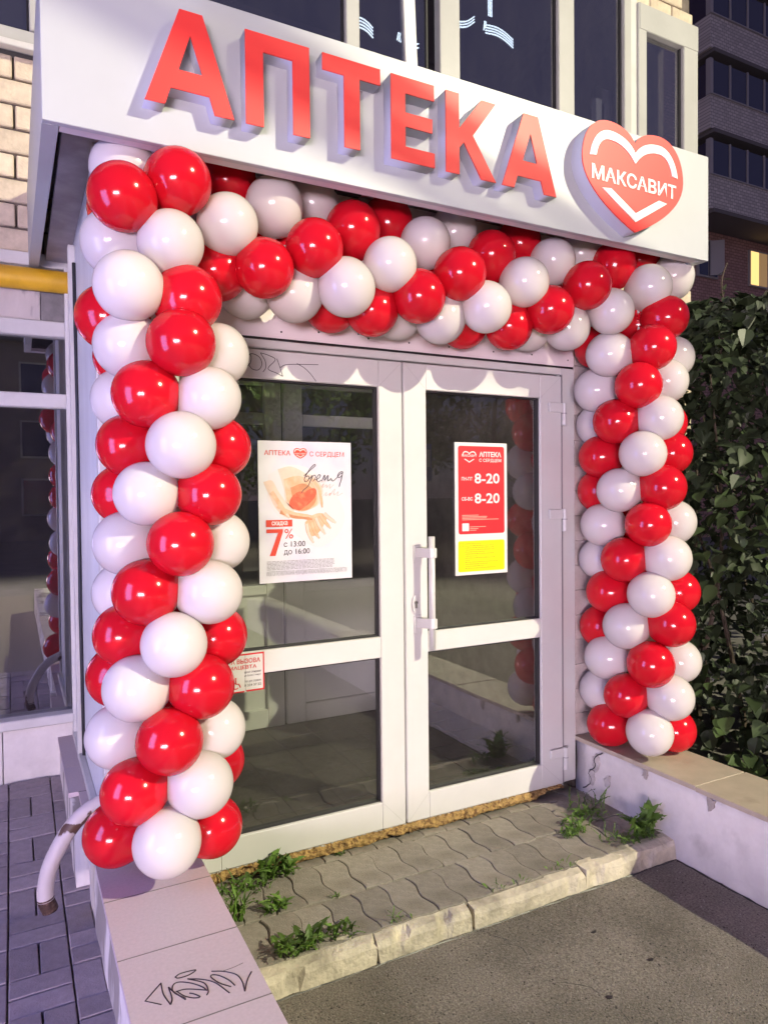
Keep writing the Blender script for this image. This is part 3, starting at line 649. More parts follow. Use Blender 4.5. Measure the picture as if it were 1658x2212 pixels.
BALL_R='2.867,-0.404,2.389,R 2.857,-0.228,2.391,R 2.742,-0.434,2.229,R 2.604,-0.284,2.210,W 2.688,-0.044,2.286,R 2.640,-0.158,2.053,W 2.662,-0.418,2.045,R 2.868,-0.405,2.078,W 2.625,-0.307,1.880,R 2.765,-0.459,1.888,W 2.703,-0.060,1.883,W 2.654,-0.174,1.715,R 2.675,-0.432,1.717,W 2.881,-0.420,1.724,R 2.636,-0.319,1.543,W 2.772,-0.467,1.554,R 2.712,-0.070,1.541,R 2.660,-0.179,1.368,W 2.691,-0.450,1.378,R 2.892,-0.431,1.383,W 2.650,-0.334,1.202,R 2.787,-0.483,1.213,W 2.718,-0.077,1.187,W 2.680,-0.201,1.027,R 2.699,-0.459,1.040,W 2.900,-0.441,1.039,R 2.657,-0.342,0.874,W 2.798,-0.495,0.896,R 2.727,-0.087,0.829,R 2.674,-0.194,0.689,W 2.699,-0.458,0.703,R 2.906,-0.446,0.694,W 2.656,-0.341,0.530,R 2.795,-0.492,0.539,W 2.721,-0.081,0.496,W 2.681,-0.202,0.344,R 2.695,-0.454,0.373,W 2.891,-0.431,0.348,R 2.834,-0.203,2.229,R 2.972,-0.353,2.210,W 2.913,-0.218,2.045,R 2.948,-0.327,1.880,R 2.808,-0.175,1.888,W 2.897,-0.200,1.717,W 2.934,-0.312,1.543,W 2.877,-0.180,1.378,R 2.917,-0.294,1.202,R 2.866,-0.168,1.040,W 2.908,-0.283,0.874,W 2.864,-0.165,0.703,R 2.905,-0.281,0.530,R 2.866,-0.167,0.373,W'
BALL_G='0.764,-0.120,2.771,R 0.910,-0.250,2.647,W 1.121,-0.120,2.746,W 0.697,-0.360,2.500,W 0.684,-0.250,2.361,R 0.831,-0.360,2.362,R 1.028,-0.360,2.466,R 1.241,-0.250,2.608,R 1.468,-0.120,2.724,R 0.828,-0.130,2.334,W 0.987,-0.250,2.314,W 1.159,-0.360,2.332,W 1.351,-0.360,2.450,W 1.582,-0.250,2.611,W 1.809,-0.120,2.740,W 1.189,-0.130,2.318,R 1.324,-0.250,2.288,R 1.485,-0.360,2.336,R 1.684,-0.360,2.457,R 1.926,-0.250,2.604,R 2.182,-0.120,2.746,R 1.506,-0.130,2.318,W 1.654,-0.250,2.289,W 1.819,-0.360,2.331,W 2.028,-0.360,2.467,W 2.281,-0.250,2.632,W 2.568,-0.120,2.753,W 1.854,-0.130,2.310,R 2.023,-0.250,2.293,R 2.170,-0.360,2.360,R 2.396,-0.360,2.500,R 2.671,-0.250,2.666,R 2.987,-0.120,2.779,R 2.232,-0.130,2.326,W 2.369,-0.250,2.323,W 2.546,-0.360,2.395,W 2.797,-0.360,2.542,W 3.092,-0.250,2.665,W 0.697,-0.110,2.460,W 0.831,-0.110,2.598,R 1.028,-0.110,2.494,R 1.351,-0.110,2.510,W 1.684,-0.110,2.503,R 2.028,-0.110,2.493,W 2.170,-0.110,2.600,R 2.396,-0.110,2.460,R 2.546,-0.110,2.565,W 2.797,-0.110,2.418,W'
def balloon_mesh(name, m):
    prof = []
    for i in range(15): a = math.pi/2*i/14; prof.append((.1105*math.sin(a), .1085*math.cos(a)))           # crown half
    for i in range(1, 13):
        a = math.pi/2*i/13; prof.append((.1105*math.cos(a)**.86, -.122*math.sin(a)))
    prof += [(.012, -.121), (.007, -.126), (.010, -.133), (.0, -.134)]
    seg = 40; v = []; f = []
    for r_, z in prof:
        for k in range(seg): t = 2*math.pi*k/seg; v.append((r_*math.cos(t), r_*math.sin(t), z))
    for j in range(len(prof)-1):
        for k in range(seg): f.append((j*seg+k, (j+1)*seg+k, (j+1)*seg+(k+1) % seg, j*seg+(k+1) % seg))
    return MB().add(v, f).mesh(name, m, smooth=True)
BALM = {'R': balloon_mesh('red_balloon', RBAL), 'W': balloon_mesh('white_balloon', WBAL)}
def cluster(name, label, data, axis, base):
    e = empty(name, label, 'balloons', base); rb = random.Random(len(data))
    for d in data.split():
        x, y, z, c = d.split(','); p = Vector((float(x), min(float(y), -.105), float(z)))
        ce = axis(p); di = (p-ce)
        if di.length < .02: di = Vector((0, -1, 0))
        di.normalize(); di = (di+Vector((rb.uniform(-.12, .12), rb.uniform(-.12, .12), rb.uniform(-.12, .12)))).normalized()
        o = link('balloon', BALM[c], e); o['label'] = 'red balloon' if c == 'R' else 'white balloon'
        o.location = p; o.rotation_mode = 'QUATERNION'; o.rotation_quaternion = di.to_track_quat('Z', 'Y')
        s = rb.uniform(.965, 1.02); o.scale = (s, s, s*rb.uniform(.97, 1.02))
    kids(e); return e
lc = cluster('balloon_column', 'tall left column of red and white balloons standing on the tagged low wall', BALL_L, lambda p: Vector((.508-.026*p.z, -.30, p.z+.01)), (.48, -.31, .2))
rc = cluster('balloon_column', 'right column of red and white balloons standing beside the dark bush', BALL_R, lambda p: Vector((2.78, -.31, p.z+.01)), (2.78, -.31, .236))
gl = cluster('balloon_garland', 'balloon garland in slanting red and white stripes hung under the sign', BALL_G, lambda p: Vector((p.x+.02, -.22, 2.50)), (1.6, -.24, 2.5))
# cords the clusters are tied to, seen as pale ribbons in the gaps
for e, pts in ((lc, [(.503, -.30, .22), (.49, -.30, 1.2), (.45, -.28, 2.6)]), (rc, [(2.78, -.31, .26), (2.78, -.31, 2.45)]), (gl, [(.55, -.22, 2.52), (1.6, -.22, 2.48), (2.85, -.22, 2.52)])):
    o = MB().tube(pts, .006, 6).build('cord', PVC_OLD, e); o.matrix_parent_inverse = Matrix.Translation(-e.location)

# ================================================================== PRINTED THINGS ON THE DOOR
ps = empty('poster', 'white sale poster with cupped hands and a heart on the left door glass', 'poster', (1.125, .005, 1.165))
X0, X1, Z0, Z1 = .911, 1.339, 1.163, 1.765
nx, nz = 14, 20; v = []; f = []
def pyo(u, w): return .004+.0035*math.sin(w*9+u*2)*(u-.5)*2*(1 if u > .5 else .6)-.004*max(0, w-.9)*10*(1-u)
for j in range(nz+1):
    for i in range(nx+1):
        u, w_ = i/nx, j/nz; v.append((X0+(X1-X0)*u, .0045, Z0+(Z1-Z0)*w_))
for j in range(nz):
    for i in range(nx): f.append((j*(nx+1)+i, j*(nx+1)+i+1, (j+1)*(nx+1)+i+1, (j+1)*(nx+1)+i))
MB().add(v, f).build('sheet', PAPER, ps, smooth=True)
def pu(u, w): return (X0+(X1-X0)*u, Z1-(Z1-Z0)*w)
def fitp(u0, u1, w0, w1): a = pu(u0, w1); b = pu(u1, w0); return (a[0], b[0], a[1], b[1])
L1 = .0040; LY = [L1-.0004*k for k in range(8)]
def ppoly(name, pts, lay, m, sm=5):
    c = [tuple(p) for p in smooth_line([pu(*q) for q in pts]+[pu(*pts[0])], sm)][:-1] if sm else [pu(*q) for q in pts]
    o = shape(name, [c], LY[lay]-.0002, LY[lay]+.0001, m, ps); return o
text('print', 'АПТЕКА', fitp(.063, .336, .066, .101), LY[1], PORANGE, ps, bold=.012)
text('print', 'С СЕРДЦЕМ', fitp(.54, .92, .070, .112), LY[1], PORANGE, ps, bold=.006)
c0 = pu(.44, .088)
shape('print', [heart(c0[0], c0[1]+.002, .098)], LY[1], LY[1]+.0002, PORANGE, ps)
q1, q2 = heart_marks(c0[0], c0[1]+.002, .098); shape('print', q1, LY[2], LY[2]+.0002, PWHITE, ps); shape('print', q2, LY[2], LY[2]+.0002, PWHITE, ps)
text('print', 'МАКСАВИТ', (c0[0]-.026, c0[0]+.026, c0[1]-.003, c0[1]+.004), LY[3], PWHITE, ps, bold=.01)
# left forearm and palm, upper hand, lower child hand
HAZE = mat('print_lilac_haze', (.62, .55, .60), .5); GLOW = mat('print_peach_haze', (.645, .615, .63), .5)
ppoly('print', [(.10,.24),(.30,.17),(.55,.20),(.80,.36),(.92,.52),(.86,.66),(.66,.76),(.48,.72),(.24,.56),(.10,.42)], 0, GLOW)
ppoly('print', [(.05,.29),(.14,.28),(.20,.35),(.27,.42),(.36,.48),(.36,.53),(.28,.54),(.18,.48),(.12,.40)], 1, SKIN3)
ppoly('print', [(.20,.20),(.34,.18),(.50,.23),(.60,.29),(.64,.38),(.62,.46),(.42,.50),(.29,.44),(.26,.33)], 1, SKIN3)
ppoly('print', [(.26,.27),(.42,.245),(.57,.30),(.62,.39),(.60,.46),(.44,.50),(.31,.44),(.28,.36)], 2, SKIN)
ppoly('print', [(.33,.33),(.47,.30),(.58,.35),(.60,.43),(.50,.49),(.38,.47)], 3, SKIN2)
def finger(pts, wd, m, lay):
    c = [Vector(pu(*q)) for q in pts]; c = smooth_line(c, 5); n = len(c); Lf = []; Rt = []
    for i, p in enumerate(c):
        t = (c[min(i+1, n-1)]-c[max(i-1, 0)]).normalized(); q = Vector((-t.y, t.x)); k = i/(n-1); w_ = wd*(1-.25*k)*(1 if k < .9 else .62)
        Lf.append(tuple(p+q*w_)); Rt.append(tuple(p-q*w_))
    shape('print', [Lf+Rt[::-1]], LY[lay]-.0002, LY[lay]+.0001, m, ps)
finger([(.22,.50),(.36,.535),(.47,.545),(.56,.56)], .0085, SKIN2, 3); finger([(.19,.46),(.32,.505),(.44,.525),(.555,.535)], .0080, SKIN, 4)
finger([(.13,.36),(.20,.43),(.27,.50),(.315,.545)], .0105, SKIN, 5); finger([(.285,.515),(.312,.54)], .0045, SKIN3, 6)
finger([(.56,.27),(.63,.33),(.655,.40),(.67,.475)], .0080, SKIN, 5); finger([(.52,.24),(.60,.275),(.655,.33),(.67,.38)], .0075, SKIN3, 4)
ppoly('print', [(.48,.58),(.56,.53),(.66,.515),(.72,.55),(.66,.63),(.58,.68),(.50,.66)], 2, SKIN)
for k, (q0, q1, q2) in enumerate((((.50,.59),(.52,.66),(.57,.73)), ((.55,.57),(.58,.64),(.635,.70)), ((.60,.55),(.64,.61),(.70,.67)), ((.65,.53),(.70,.58),(.76,.63)), ((.69,.52),(.75,.555),(.82,.59)))):
    finger([q0, q1, q2], .0088, SKIN2, 3); finger([q0, q1, q2], .0072, (SKIN3, SKIN)[k % 2], 4)
c1 = pu(.455, .42)
shape('print', [[(c1[0]+(x-c1[0])*.92+(z-c1[1])*.28, c1[1]+(z-c1[1])*.9-(x-c1[0])*-.22) for x, z in heart(c1[0], c1[1], .21)]], LY[4], LY[4]+.0002, mat('print_heart', (.68, .10, .05), .5, var=(40, .2), alt=(.58, .22, .10), altscale=26, altpos=(.5, .7)), ps)
# brush-lettered headline
def script(strokes, lay, rad, m):
    mb = MB()
    for s in strokes: mb.tube([(p.x, LY[lay]-.0008, p.y) for p in smooth_line([pu(*q) for q in s], 6)], rad, 5)
    mb.build('print', m, ps)
script([[(.475,.245),(.51,.225),(.56,.195),(.598,.172),(.592,.163),(.565,.175),(.53,.205),(.49,.25),(.478,.275),(.495,.288),(.52,.275),(.53,.255),(.515,.245),(.50,.255)],
        [(.525,.27),(.56,.245)], [(.562,.24),(.545,.28),(.515,.32),(.47,.345),(.44,.372)], [(.552,.27),(.575,.243),(.598,.243),(.598,.262),(.57,.285)],
        [(.598,.275),(.635,.262),(.653,.245),(.64,.236),(.62,.25),(.614,.275),(.633,.288),(.66,.275)], [(.665,.285),(.70,.238),(.698,.278),(.738,.240),(.735,.282),(.77,.262)],
        [(.77,.262),(.79,.282),(.83,.262),(.87,.232),(.902,.222),(.895,.213),(.862,.222),(.845,.245),(.86,.258),(.895,.24)], [(.90,.225),(.885,.275),(.87,.30),(.862,.325)]], 5, .0016, PDARK)
script([[(.66,.29),(.71,.285)], [(.665,.325),(.69,.30),(.675,.33),(.72,.31),(.72,.33),(.76,.305),(.755,.335),(.80,.31)], [(.68,.39),(.72,.365),(.71,.39),(.76,.37),(.75,.39),(.81,.34),(.80,.385),(.85,.36),(.84,.39),(.90,.37)]], 5, .0008, PPALE)
a_ = fitp(.072, .345, .557, .606)
shape('print', [[(a_[0], a_[2]), (a_[1], a_[2]), (a_[1], a_[3]), (a_[0], a_[3])]], LY[4], LY[4]+.0002, PORANGE, ps)
text('print', 'скидка', fitp(.13, .295, .566, .602), LY[5], PWHITE, ps, bold=.02)
p7 = [(.075,.622),(.245,.622),(.245,.642),(.165,.81),(.105,.81),(.195,.648),(.075,.648)]
shape('print', [[pu(*q) for q in p7]], LY[4], LY[4]+.0002, PORANGE, ps)
text('print', '%', fitp(.262, .352, .622, .692), LY[4], PORANGE, ps)
text('print', 'с 13:00', fitp(.253, .48, .711, .750), LY[4], PDARK, ps)
text('print', 'до 16:00', fitp(.253, .528, .765, .812), LY[4], PDARK, ps)
for k in range(7):
    mb = MB(); u = .075; rk = random.Random(k)
    while u < .78:
        l_ = rk.uniform(.015, .05); a_ = pu(u, .848+k*.0095); b_ = pu(min(u+l_, .80), .8515+k*.0095); mb.box(a_[0], b_[0], LY[4], LY[4]+.0002, b_[1], a_[1]); u += l_+.008
    mb.build('print', PGREY, ps)
text('print', 'ИМЕЮТСЯ ПРОТИВОПОКАЗАНИЯ, НЕОБХОДИМО ПРОКОНСУЛЬТИРОВАТЬСЯ СО СПЕЦИАЛИСТОМ', fitp(.07, .935, .918, .957), LY[4], PGREY, ps)
kids(ps)

hs = empty('opening_hours_sign', 'red and yellow opening hours card on the right door glass', 'sign', (2.045, .005, 1.136))
shape('card', [[(1.890, 1.136), (2.201, 1.136), (2.201, 1.783), (1.890, 1.783)]], .004, .008, PWHITE, hs)
def rrect(x0, x1, z0, z1, r):
    o = []
    for cx, cz, a0 in ((x1-r, z1-r, 0), (x0+r, z1-r, 90), (x0+r, z0+r, 180), (x1-r, z0+r, 270)):
        for k in range(6): a = R(a0+18*k); o.append((cx+r*math.cos(a), cz+r*math.sin(a)))
    return o
shape('red_field', [rrect(1.909, 2.184, 1.336, 1.766, .012)], .0032, .0039, PRED, hs)
shape('yellow_field', [rrect(1.906, 2.183, 1.152, 1.303, .010)], .0032, .0039, PYEL, hs)
q1, q2 = heart_marks(1.974, 1.713, .15); shape('print', q1, .0026, .0031, PWHITE, hs); shape('print', q2, .0026, .0031, PWHITE, hs)
def hx(px): return 1.909+(px-155)/670*.275
def hz(py): return 1.766-(py-175)/1295*.430
def hfit(a, b, c, d): return (hx(a), hx(b), hz(d), hz(c))
text('print', 'МАКСАВИТ', hfit(205, 418, 300, 335), .0024, PWHITE, hs, bold=.02)
text('print', 'АПТЕКА', hfit(455, 778, 255, 332), .0024, PWHITE, hs, bold=.03)
text('print', 'С СЕРДЦЕМ', hfit(455, 778, 357, 415), .0024, PWHITE, hs, bold=.016)
for a_, b_, dy in (('ПН-ПТ', '8-20', 0), ('СБ-ВС', '8-20', 295)):
    text('print', a_, hfit(200, 357, 630+dy, 682+dy), .0024, PWHITE, hs, bold=.02); text('print', b_, hfit(385, 753, 575+dy, 727+dy), .0024, PWHITE, hs, bold=.02)
mb = MB()
for k, (x1_, yy_) in enumerate(((440, 1190), (565, 1212), (555, 1233), (735, 1255), (545, 1362), (435, 1388), (405, 1412))):
    mb.box(hx(205 if k < 4 else 315), hx(x1_), .0024, .0030, hz(yy_+8), hz(yy_-2))
mb.build('print', PPALE, hs)
shape('print', [rrect(hx(205), hx(302), hz(1425), hz(1310), .004)], .0024, .0031, PWHITE, hs)
mb = MB(); rk = random.Random(5)
for k, wd in enumerate((.42, .73, .73, .75, .52, .73, .30, .75, .12, .86, .58, .46, .80)):
    z = 1.290-k*.0100; x = 1.946
    while x < 1.946+.225*wd: l_ = rk.uniform(.003, .010); mb.box(x, x+l_, .0024, .0031, z-.0032, z+rk.uniform(-.001, .0008)); x += l_+.0028
shape('print', [rrect(1.914, 1.937, 1.274, 1.294, .001), rrect(1.9155, 1.9355, 1.2755, 1.2925, .001)], .0024, .0031, POLIVE, hs)
mb.build('print', POLIVE, hs)
kids(hs)

nt_ = empty('call_button_notice', 'white notice with red border and torn fold on the left door rail', 'notice', (.8, -.02, .72))
shape('sheet', [[(.68, .722), (.917, .724), (.917, .882), (.68, .880)]], -.0225, -.0205, PRED, nt_)
shape('sheet', [[(.685, .728), (.834, .729), (.829, .722), (.840, .724), (.837, .7305), (.911, .7305), (.911, .8755), (.685, .8745)]], -.0232, -.0226, PWHITE, nt_)
text('print', 'КНОПКА ВЫЗОВА', (.693, .900, .842, .862), -.0236, PRED, nt_, bold=.022); text('print', 'ФАРМАЦЕВТА', (.713, .884, .816, .835), -.0236, PRED, nt_, bold=.022)
for s_, z in (('время ожидания', .802), ('не более 3 минут', .789), ('тел. для справок', .764), ('8 334 37 22', .749)): text('print', s_, (.832, .902, z-.004, z+.006), -.0236, PDARK, nt_, bold=.01)
mb = MB(); mb.tube([(.795+.012*math.cos(t), -.0236, .752+.012*math.sin(t)) for t in [k*.4 for k in range(4, 15)]], .0022, 5); mb.tube([(.795, -.0236, .778), (.797, -.0236, .760), (.808, -.0236, .760), (.814, -.0236, .745)], .0024, 5); mb.ball((.795, -.0236, .783), .004, .001, .004, 8, 5)
mb.build('wheelchair_symbol', PRED, nt_)
MB().tube([(.836, -.0237, .878), (.837, -.0237, .82), (.834, -.0237, .76), (.836, -.0237, .726)], .0006, 4).build('fold', PDARK, nt_)
kids(nt_)

# ================================================================== HANDRAIL
hr = empty('handrail', 'bent white handrail pipe with peeling paint and rust beside the low wall', 'handrail', (.25, .05, .2))
pts = smooth_line([(.095, .05, -.018), (.079, .05, .045), (.101, .05, .158), (.178, .05, .287), (.272, .05, .350), (.40, .05, .372), (.52, .05, .376)], 8)
MB().tube(pts[6:], .030, 18).build('pipe', RUSTY, hr, smooth=True)
MB().tube(pts[:8], [.0292]*5+[.0296, .0299, .0302], 18).build('rusted_end', RUST, hr, smooth=True)
MB().tube([(.0953, .05, -.0195), (.0951, .05, -.017)], .0245, 14).build('open_end', BLACKP, hr)
MB().tube([(.50, .05, .20), (.50, .05, .37)], .02, 14).build('post', RUSTY, hr, smooth=True)
kids(hr)

# ================================================================== SIGN REFLECTIONS IN THE UPPER WINDOW, painted as glowing strokes behind the glass
REFL = emis('reflection_white', (.80, .97, 1.0), 5.0)
def offs(pts, n, d):
    o = []
    for k in range(n): o.append([(x, z+d*k) for x, z in pts])
    return o
refl_groups = []
refl_groups += [offs([(2.09, 4.72), (2.17, 4.737), (2.225, 4.725), (2.27, 4.695)], 4, .022), [[(2.485+.014*k, 5.02), (2.50+.014*k, 4.90), (2.512+.014*k, 4.81)] for k in range(3)]+[[(2.46+.014*k, 4.735-.004*k), (2.472+.014*k, 4.79)] for k in range(3)]+[[(2.525+.045*k, 4.70+j*.028+.01*k), (2.545+.045*k, 4.71+j*.028+.01*k)] for k in range(3) for j in range(2)],
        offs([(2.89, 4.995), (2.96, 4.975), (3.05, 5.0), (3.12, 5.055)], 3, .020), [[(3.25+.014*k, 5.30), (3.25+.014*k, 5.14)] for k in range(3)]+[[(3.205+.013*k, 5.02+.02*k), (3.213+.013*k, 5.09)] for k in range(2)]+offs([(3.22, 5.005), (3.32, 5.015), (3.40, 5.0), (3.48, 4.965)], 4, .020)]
refl = empty('sign_reflection', 'thin white glowing strokes painting sign reflections in the upper windows', 'led sign', (2.8, 1.6, 4.8))
for grp in refl_groups:
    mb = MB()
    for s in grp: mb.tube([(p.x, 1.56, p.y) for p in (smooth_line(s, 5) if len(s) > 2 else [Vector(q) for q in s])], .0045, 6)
    mb.build('reflection_stroke', REFL, refl)
kids(refl)

# ================================================================== WEEDS
def leaf_weed(L_, wd, seed):
    n = 9; v = []; f = []; rk = random.Random(seed)
    for i in range(n+1):
        t = i/n; w_ = wd*math.sin(math.pi*min(1, t*.92+.06))**.8*(1+.45*((i % 2)*2-1)*(t < .92))*(.55+.45*t)
        z = L_*(.75*t-.62*t*t); y = L_*t*.86
        v += [(-w_, y-.010*(i % 2), z+.25*w_), (0, y, z), (w_, y-.010*(i % 2), z+.25*w_)]
    for i in range(n):
        a = i*3; f += [(a, a+1, a+4, a+3), (a+1, a+2, a+5, a+4)]
    return MB().add(v, f).mesh('leaf', WEED)
WL = [leaf_weed(.075, .011, 1), leaf_weed(.095, .013, 2), leaf_weed(.055, .010, 3), leaf_weed(.10, .004, 4)]
def weed(name, label, x, y, n, size, kinds, up=(.1, .9), spread=.012, group='weeds in the paving', rz=0):
    e = empty(name, label, 'weed', (x, y, -.056), group); rk = random.Random(int(x*1000)+n)
    for k in range(n):
        o = link('leaf', WL[rk.choice(kinds)], e); a = 2*math.pi*k/n+rk.uniform(-.5, .5)
        o.location = (rk.uniform(-1, 1)*spread*2.2, rk.uniform(-1, 1)*spread, rk.uniform(0, .008)); o.rotation_euler = (rk.uniform(*up), rk.uniform(-.3, .3), a); s = size*1.3*rk.uniform(.6, 1.15); o.scale = (s, s, s)
    return e
weed('dandelion', 'leafy dandelion clump against the foam under the left door leaf', .945, -.07, 34, 1.0, (0, 1, 2), (.2, 1.2), .03)
weed('dandelion', 'small bright weed in the paving in front of the biggest left clump', .865, -.30, 22, .85, (0, 2), (.1, .7), .02)
weed('dandelion', 'broad weed clump lying over the kerb edge near the tagged wall', .845, -.565, 34, 1.05, (0, 1, 2), (.05, .9), .035)
weed('dandelion', 'spreading weed clump on the kerb joint, right of the broad one', .995, -.555, 26, .8, (0, 2), (.1, 1.0), .035)
weed('grass_tuft', 'upright grass blades sprouting beside the tagged low wall', .70, -.30, 22, 1.25, (3,), (.7, 1.4), .015)
weed('grass_tuft', 'thin grass in the corner of door and tagged wall', .715, -.10, 14, .8, (3, 2), (.4, 1.3), .02)
weed('dandelion', 'tiny weed poking out of the foam under the middle of the door', 1.245, -.045, 10, .45, (2,), (.2, 1.0), .01)
weed('dandelion', 'tiny weed in the kerb joint below the left pane', 1.25, -.575, 12, .42, (2, 3), (.2, 1.0), .02)
weed('dandelion', 'speck of green in a paver joint right of the small bright weed', 1.09, -.33, 8, .32, (2,), (.2, .8), .008)
weed('dandelion', 'low bushy weed in the paving near the cracked wall', 2.27, -.38, 60, .55, (2, 0), (.1, 1.2), .03)
weed('dandelion', 'tall dandelion in the corner of kerb and cracked wall', 2.555, -.545, 34, 1.35, (0, 1), (.4, 1.3), .02)
weed('dandelion', 'fringe of small weeds along the kerb under the right leaf', 2.02, -.575, 14, .40, (2, 3), (.2, 1.0), .03)
weed('dandelion', 'dark trailing weed lying in the shaded corner by the cracked wall', 2.42, -.30, 44, .75, (0, 2), (.05, .9), .06)
weed('dandelion', 'broad weed at the kerb beside the tall dandelion', 2.48, -.56, 26, .8, (0, 2), (.05, .9), .04)
weed('dandelion', 'loose weed between the foam clump and the tagged wall', .83, -.12, 24, .95, (0, 2), (.1, 1.0), .035)
weed('grass_tuft', 'sparse grass along the kerb in the middle', 1.74, -.578, 16, .42, (3, 2), (.3, 1.2), .04)
weed('grass_tuft', 'dry straggly grass at the foot of the cracked wall', 2.50, -.22, 18, 1.0, (3,), (.4, 1.3), .05)
weed('grass_tuft', 'grass sprig by the kerb next to the tall dandelion', 2.40, -.52, 14, .7, (3, 2), (.3, 1.2), .04)

# ================================================================== BUSH
def leaf_lilac(seed, L_=.100):
    W = L_*.40; rows = [(0, .10), (.02, .55), (.10, .86), (.22, 1.0), (.36, .97), (.52, .80), (.68, .55), (.82, .30), (.93, .11), (1.0, .0)]; v = []; f = []
    for t, w_ in rows:
        z = -.10*L_*t*t*(1+seed*.4); v += [(-W*w_, L_*t-(.06*L_ if t == 0 else 0), z+W*w_*.28), (0, L_*t, z), (W*w_, L_*t-(.06*L_ if t == 0 else 0), z+W*w_*.28)]
    for i in range(len(rows)-1): a = i*3; f += [(a, a+1, a+4, a+3), (a+1, a+2, a+5, a+4)]
    return v, f
LV = [leaf_lilac(0), leaf_lilac(1), leaf_lilac(2, .070)]
LM = [MB().add(v_, f_).mesh('leaf', LEAF, smooth=True) for v_, f_ in LV]
def bush(label, cx, cy, rx, ry, h, n, nparts, seed):
    e = empty('lilac_bush', label, 'bush', (cx, cy, -.15)); rk = random.Random(seed); camp = Vector((0, -2.87, 1.53)); L = []
    st = MB()
    for k in range(6):
        a = rk.uniform(0, 6.28); top = Vector((cx+rx*.75*math.cos(a)*rk.uniform(.3, 1), cy+ry*.75*math.sin(a)*rk.uniform(.3, 1), h*rk.uniform(.7, .98)))
        b_ = Vector((cx+rk.uniform(-.25, .25), cy+rk.uniform(-.3, .3), -.2)); mid = (b_+top)/2+Vector((rk.uniform(-.15, .15), rk.uniform(-.15, .15), .1))
        pts = smooth_line([b_, mid, top], 6); st.tube(pts, [.018*(1-i/len(pts))+.003 for i in range(len(pts))], 6)
    st.build('stems', STEM, e)
    i = 0
    while len(L) < n:
        i += 1
        th = rk.uniform(0, 6.283); rr_ = rk.random()**.33; ph = rk.random()
        x = rr_*math.cos(th); y = rr_*math.sin(th); z = ph
        prof = (1-max(0, (z-.55)/.45)**2.2)**.5*(.86+.14*math.sin(z*14+th*2)) if z < 1 else 0
        p = Vector((cx+rx*x*prof, cy+ry*y*prof, -.05+h*z))
        if noise.noise(p*2.4)+.35*noise.noise(p*6) < -.22: continue
        if p.x < 3.06: continue
        out_ = Vector((x/rx, y/ry, .25)).normalized()
        d = (Vector((out_.x*.8+rk.uniform(-.7, .7), out_.y*.8+rk.uniform(-.7, .7), rk.uniform(-1.0, .25)))).normalized()
        q = d.to_track_quat('Y', 'Z') @ Quaternion((0, 1, 0), rk.uniform(-.8, .8)); s = rk.uniform(.5, 1.3)
        L.append(((p-camp).length, p, q, s, rk.randrange(3)))
    def vis(t):   # the ones that show: front surface as seen from the street side
        p = t[1]; return (p.x-cx)/rx*.6+(p.y-cy)/ry*.8+rk.uniform(0, .25)
    L.sort(key=vis)
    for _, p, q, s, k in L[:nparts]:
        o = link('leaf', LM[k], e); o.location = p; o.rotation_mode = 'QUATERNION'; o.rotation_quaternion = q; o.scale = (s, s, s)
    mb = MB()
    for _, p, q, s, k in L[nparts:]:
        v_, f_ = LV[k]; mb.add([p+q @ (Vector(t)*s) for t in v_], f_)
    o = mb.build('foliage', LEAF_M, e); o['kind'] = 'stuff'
    kids(e)
bush('dense dark lilac bush growing behind the cracked low wall', 4.35, .35, 1.35, 1.6, 2.86, 9500, 300, 11)
bush('taller lilac bush behind at the right edge', 6.9, 1.6, 1.9, 1.9, 3.45, 3200, 260, 12)
# slim twig standing above the bush
tw = empty('lilac_shoot', 'single lilac shoot rising above the bush top in front of the far building', 'shoot', (4.3, .4, 2.4))
MB().tube(smooth_line([(4.30, .40, 2.2), (4.33, .37, 2.72), (4.28, .35, 2.95), (4.31, .33, 3.08)], 5), .006, 5).build('stem', STEM, tw)
for k in range(9):
    o = link('leaf', LM[k % 3], tw); o.location = (4.30+rs.uniform(-.02, .02), .355, 2.66+.045*k); o.rotation_euler = (rs.uniform(-.9, .3), rs.uniform(-.8, .8), k*2.4); o.scale = (.8-.04*k,)*3
kids(tw)

# ================================================================== FAR APARTMENT HOUSE
ap = empty('apartment_building', 'dark apartment house with stacked glazed balconies beyond the bush', 'building', (24, 15.6, 0))
box('wall', 20.6, 42, 15.5, 22, -.2, 30, FARW, ap)
LIT = emis('lit_window', (1.0, .62, .22), 1.5)
for zf in (9.75, 6.95):
    for xi, x in enumerate((23.05, 26.05, 29.1)):
        wo = MB(); wo.box(x-.06, x+1.06, 15.40, 15.498, zf-.06, zf+1.36)
        wo = wo.build('window', FARF, ap)
        lit = zf > 9 and xi == 1
        for a0, a1 in ((.0, .48), (.54, 1.0)): box('pane', x+a0, x+a1, 15.385, 15.397, zf, zf+1.3, LIT if (lit and a0 < .2) else (mat('curtain_lit', (.55, .38, .2), .8, emit=(1, .6, .25), estr=.25) if lit else FARPANE), wo)
        if xi == 0 and zf > 9:
            o = MB().box(0, .5, -.03, .03, 0, 1.3).build('open_sash', FARF, wo); o.location = (x+.55, 15.36, zf); o.rotation_euler = (0, 0, R(-40))
